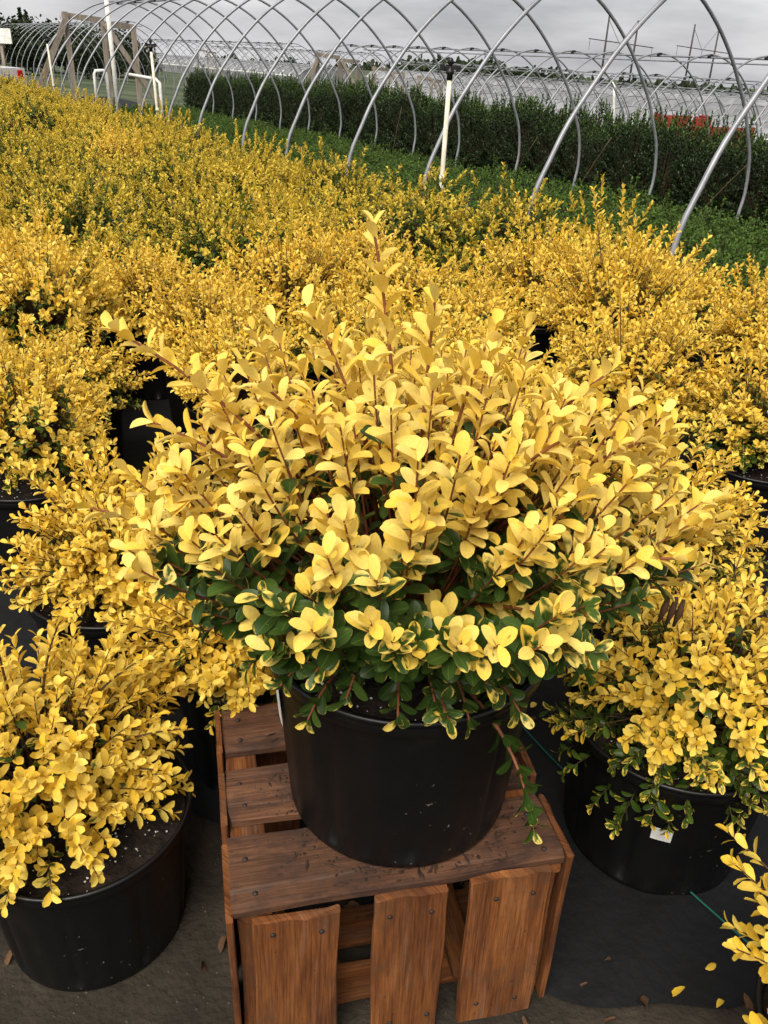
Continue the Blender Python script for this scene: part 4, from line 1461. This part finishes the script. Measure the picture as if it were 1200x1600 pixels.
def px_tree(px, top_y, D, i, base_z):
    """a tree at distance D along the direction px, as tall as its top shows"""
    u = (px - 600) / 1322.0; v = (top_y - 800) / 1322.0
    c, s = math.cos(ROLL), math.sin(ROLL)
    u, v = c * u + s * v, -s * u + c * v
    d = np.array([u, math.cos(PITCH) - v * math.sin(PITCH), -math.sin(PITCH) - v * math.cos(PITCH)])
    k = D / d[1]
    return d[0] * k, D, CAM_H + d[2] * k


for (px, ty, D, i) in ((-70, 20, 74, 0), (-30, 28, 70, 1), (8, 34, 72, 3), (30, 26, 78, 2), (40, 30, 80, 2), (52, 50, 70, 1), (76, 56, 74, 3), (95, 62, 72, 0), (108, 44, 80, 2), (126, 54, 76, 1), (145, 56, 74, 3), (160, 66, 78, 0),
                       (178, 78, 74, 1), (196, 84, 76, 3), (212, 92, 80, 0), (228, 108, 82, 3), (62, 70, 62, 1), (20, 55, 60, 0), (130, 75, 62, 0), (170, 92, 64, 3)):
    x, y, zt = px_tree(px, ty - 10, D * 0.8, i, 0)
    zb = min(terrain(x, y), 0) - 0.3
    h = (6.0, 5.4, 6.4, 4.6)[i]
    plant_tree(i, x, y, (zt - zb) / (h * 0.97), 'tall narrow dark conifer rising above the far trees' if i == 2 else 'dark round headed tree in the far clump', zb)

# the wooded crest of the far hills: one mass nobody could count
wl_ = Leaves()
r9 = np.random.default_rng(9)
for _ in range(9000):
    x = r9.uniform(-180, 410)
    zt = -8.0 + 3.0 * math.sin(x * 0.021 + 1) + 1.6 * math.sin(x * 0.06) - 0.012 * x
    hh = 3.2 + 1.8 * math.sin(x * .31) * math.sin(x * .083 + 2) + 1.2 * math.sin(x * .9)
    P = np.array([x, 400 + r9.uniform(-45, 20), 0])
    P[2] = zt + (P[1] - 400) * 0.02 + max(hh, .6) * r9.random() ** 0.7 - 1.0
    D = nrm(r9.normal(0, 1, 3)); N = r9.normal(0, 1, 3); N = nrm(N - D * (N @ D))
    wl_.add(P, D, N, 3.0 * r9.uniform(.6, 1.2), 2.2, r9.random() * .5)
wm = leaf_mesh('far_wood', wl_.arrays(), np.arange(9000), 'low', M_TREE)
tag(link('far_wood', wm), 'grey green woods along the crest of the far hills', 'woods', kind='stuff')

# ------------------------------------------------------------------ small things on the ground
def twine():
    pts = []
    a, b = np.array([0.235, 1.98]), np.array([0.86, 0.98])
    for i in range(26):
        s = i / 25
        p = a + (b - a) * s
        pts.append((p[0] + 0.012 * math.sin(9 * s), p[1] + 0.01 * math.sin(13 * s + 1), 0.021))
    o = MB().tube(pts, 0.0022, 6).build('twine', M_TWINE, None, True)
    tag(o, 'thin green twine stretched over the black cloth past the labelled pot', 'twine')


twine()

FALL = [MB(), MB(), MB()]
FM = []
for k in range(3):
    V, F, UV = TPL['mid'][k]
    V = V.copy(); V[:, 2] = V[:, 2] * 2.2 + 0.10 * np.sin(V[:, 1] * 7 + k) * (0.3 + np.abs(V[:, 0])); V[:, 0] *= 1 + 0.35 * np.sin(V[:, 1] * 11 + 2 * k)
    fm = MB().add(V, [tuple(f) for f in F]).mesh('fallen_leaf', M_DEADLEAF, True)
    FM.append(fm)
FY = [single_leaf(M_GOLD, k, 6, 'mid') for k in range(3)]
rf = random.Random(12)
spots = []
for _ in range(13): spots.append((rf.gauss(0.52, 0.16), rf.gauss(0.98, 0.05)))
for _ in range(22): spots.append((rf.gauss(0.36, 0.10), rf.gauss(1.72, 0.07)))
for _ in range(26): spots.append((rf.uniform(-0.70, -0.16), rf.uniform(0.88, 1.5)))
for _ in range(40): spots.append((rf.uniform(-0.12, 0.30), rf.uniform(1.02, 1.34)))
for _ in range(4): spots.append((rf.uniform(0.36, 0.75), rf.uniform(1.05, 1.6)))
for (x, y) in spots:
    yel = rf.random() < 0.16
    o = bpy.data.objects.new('fallen_leaf', (FY if yel else FM)[rf.randrange(3)])
    COL.objects.link(o)
    s = rf.uniform(0.018, 0.034)
    o.scale = (s * rf.uniform(.4, .55), s, s)
    o.location = (x, y, 0.016)
    o.rotation_euler = (rf.uniform(-.35, .35), rf.uniform(-.6, .6), rf.uniform(0, 6.28))
    tag(o, 'small yellow leaf fallen on the ground' if yel else 'small withered brown leaf fallen on the ground', 'leaf', 'fallen yellow leaves' if yel else 'fallen brown leaves')

# grit on the dirt
gm = MB()
for _ in range(1500):
    x, y = rf.uniform(-1.0, 0.7), rf.uniform(0.55, 1.5)
    if x > 0.1 and y > 1.0: continue
    q = rf.uniform(0.001, 0.0038)
    gm.add([(x + q * dx * rf.uniform(.7, 1.2), y + q * dy * rf.uniform(.7, 1.2), 0.001 + q * dz * .7) for dx, dy, dz in ((1, 0, 0), (-1, 0, 0), (0, 1, 0), (0, -1, 0), (0, 0, 1), (0, 0, -1))],
           [(0, 2, 4), (2, 1, 4), (1, 3, 4), (3, 0, 4), (2, 0, 5), (1, 2, 5), (3, 1, 5), (0, 3, 5)])
tag(gm.build('gravel', noisemat('grit', [(0.3, (0.025, 0.019, 0.013)), (0.7, (0.085, 0.07, 0.052))], scale=25, rough=0.95)), 'loose grit scattered on the bare dirt', 'grit', kind='stuff')
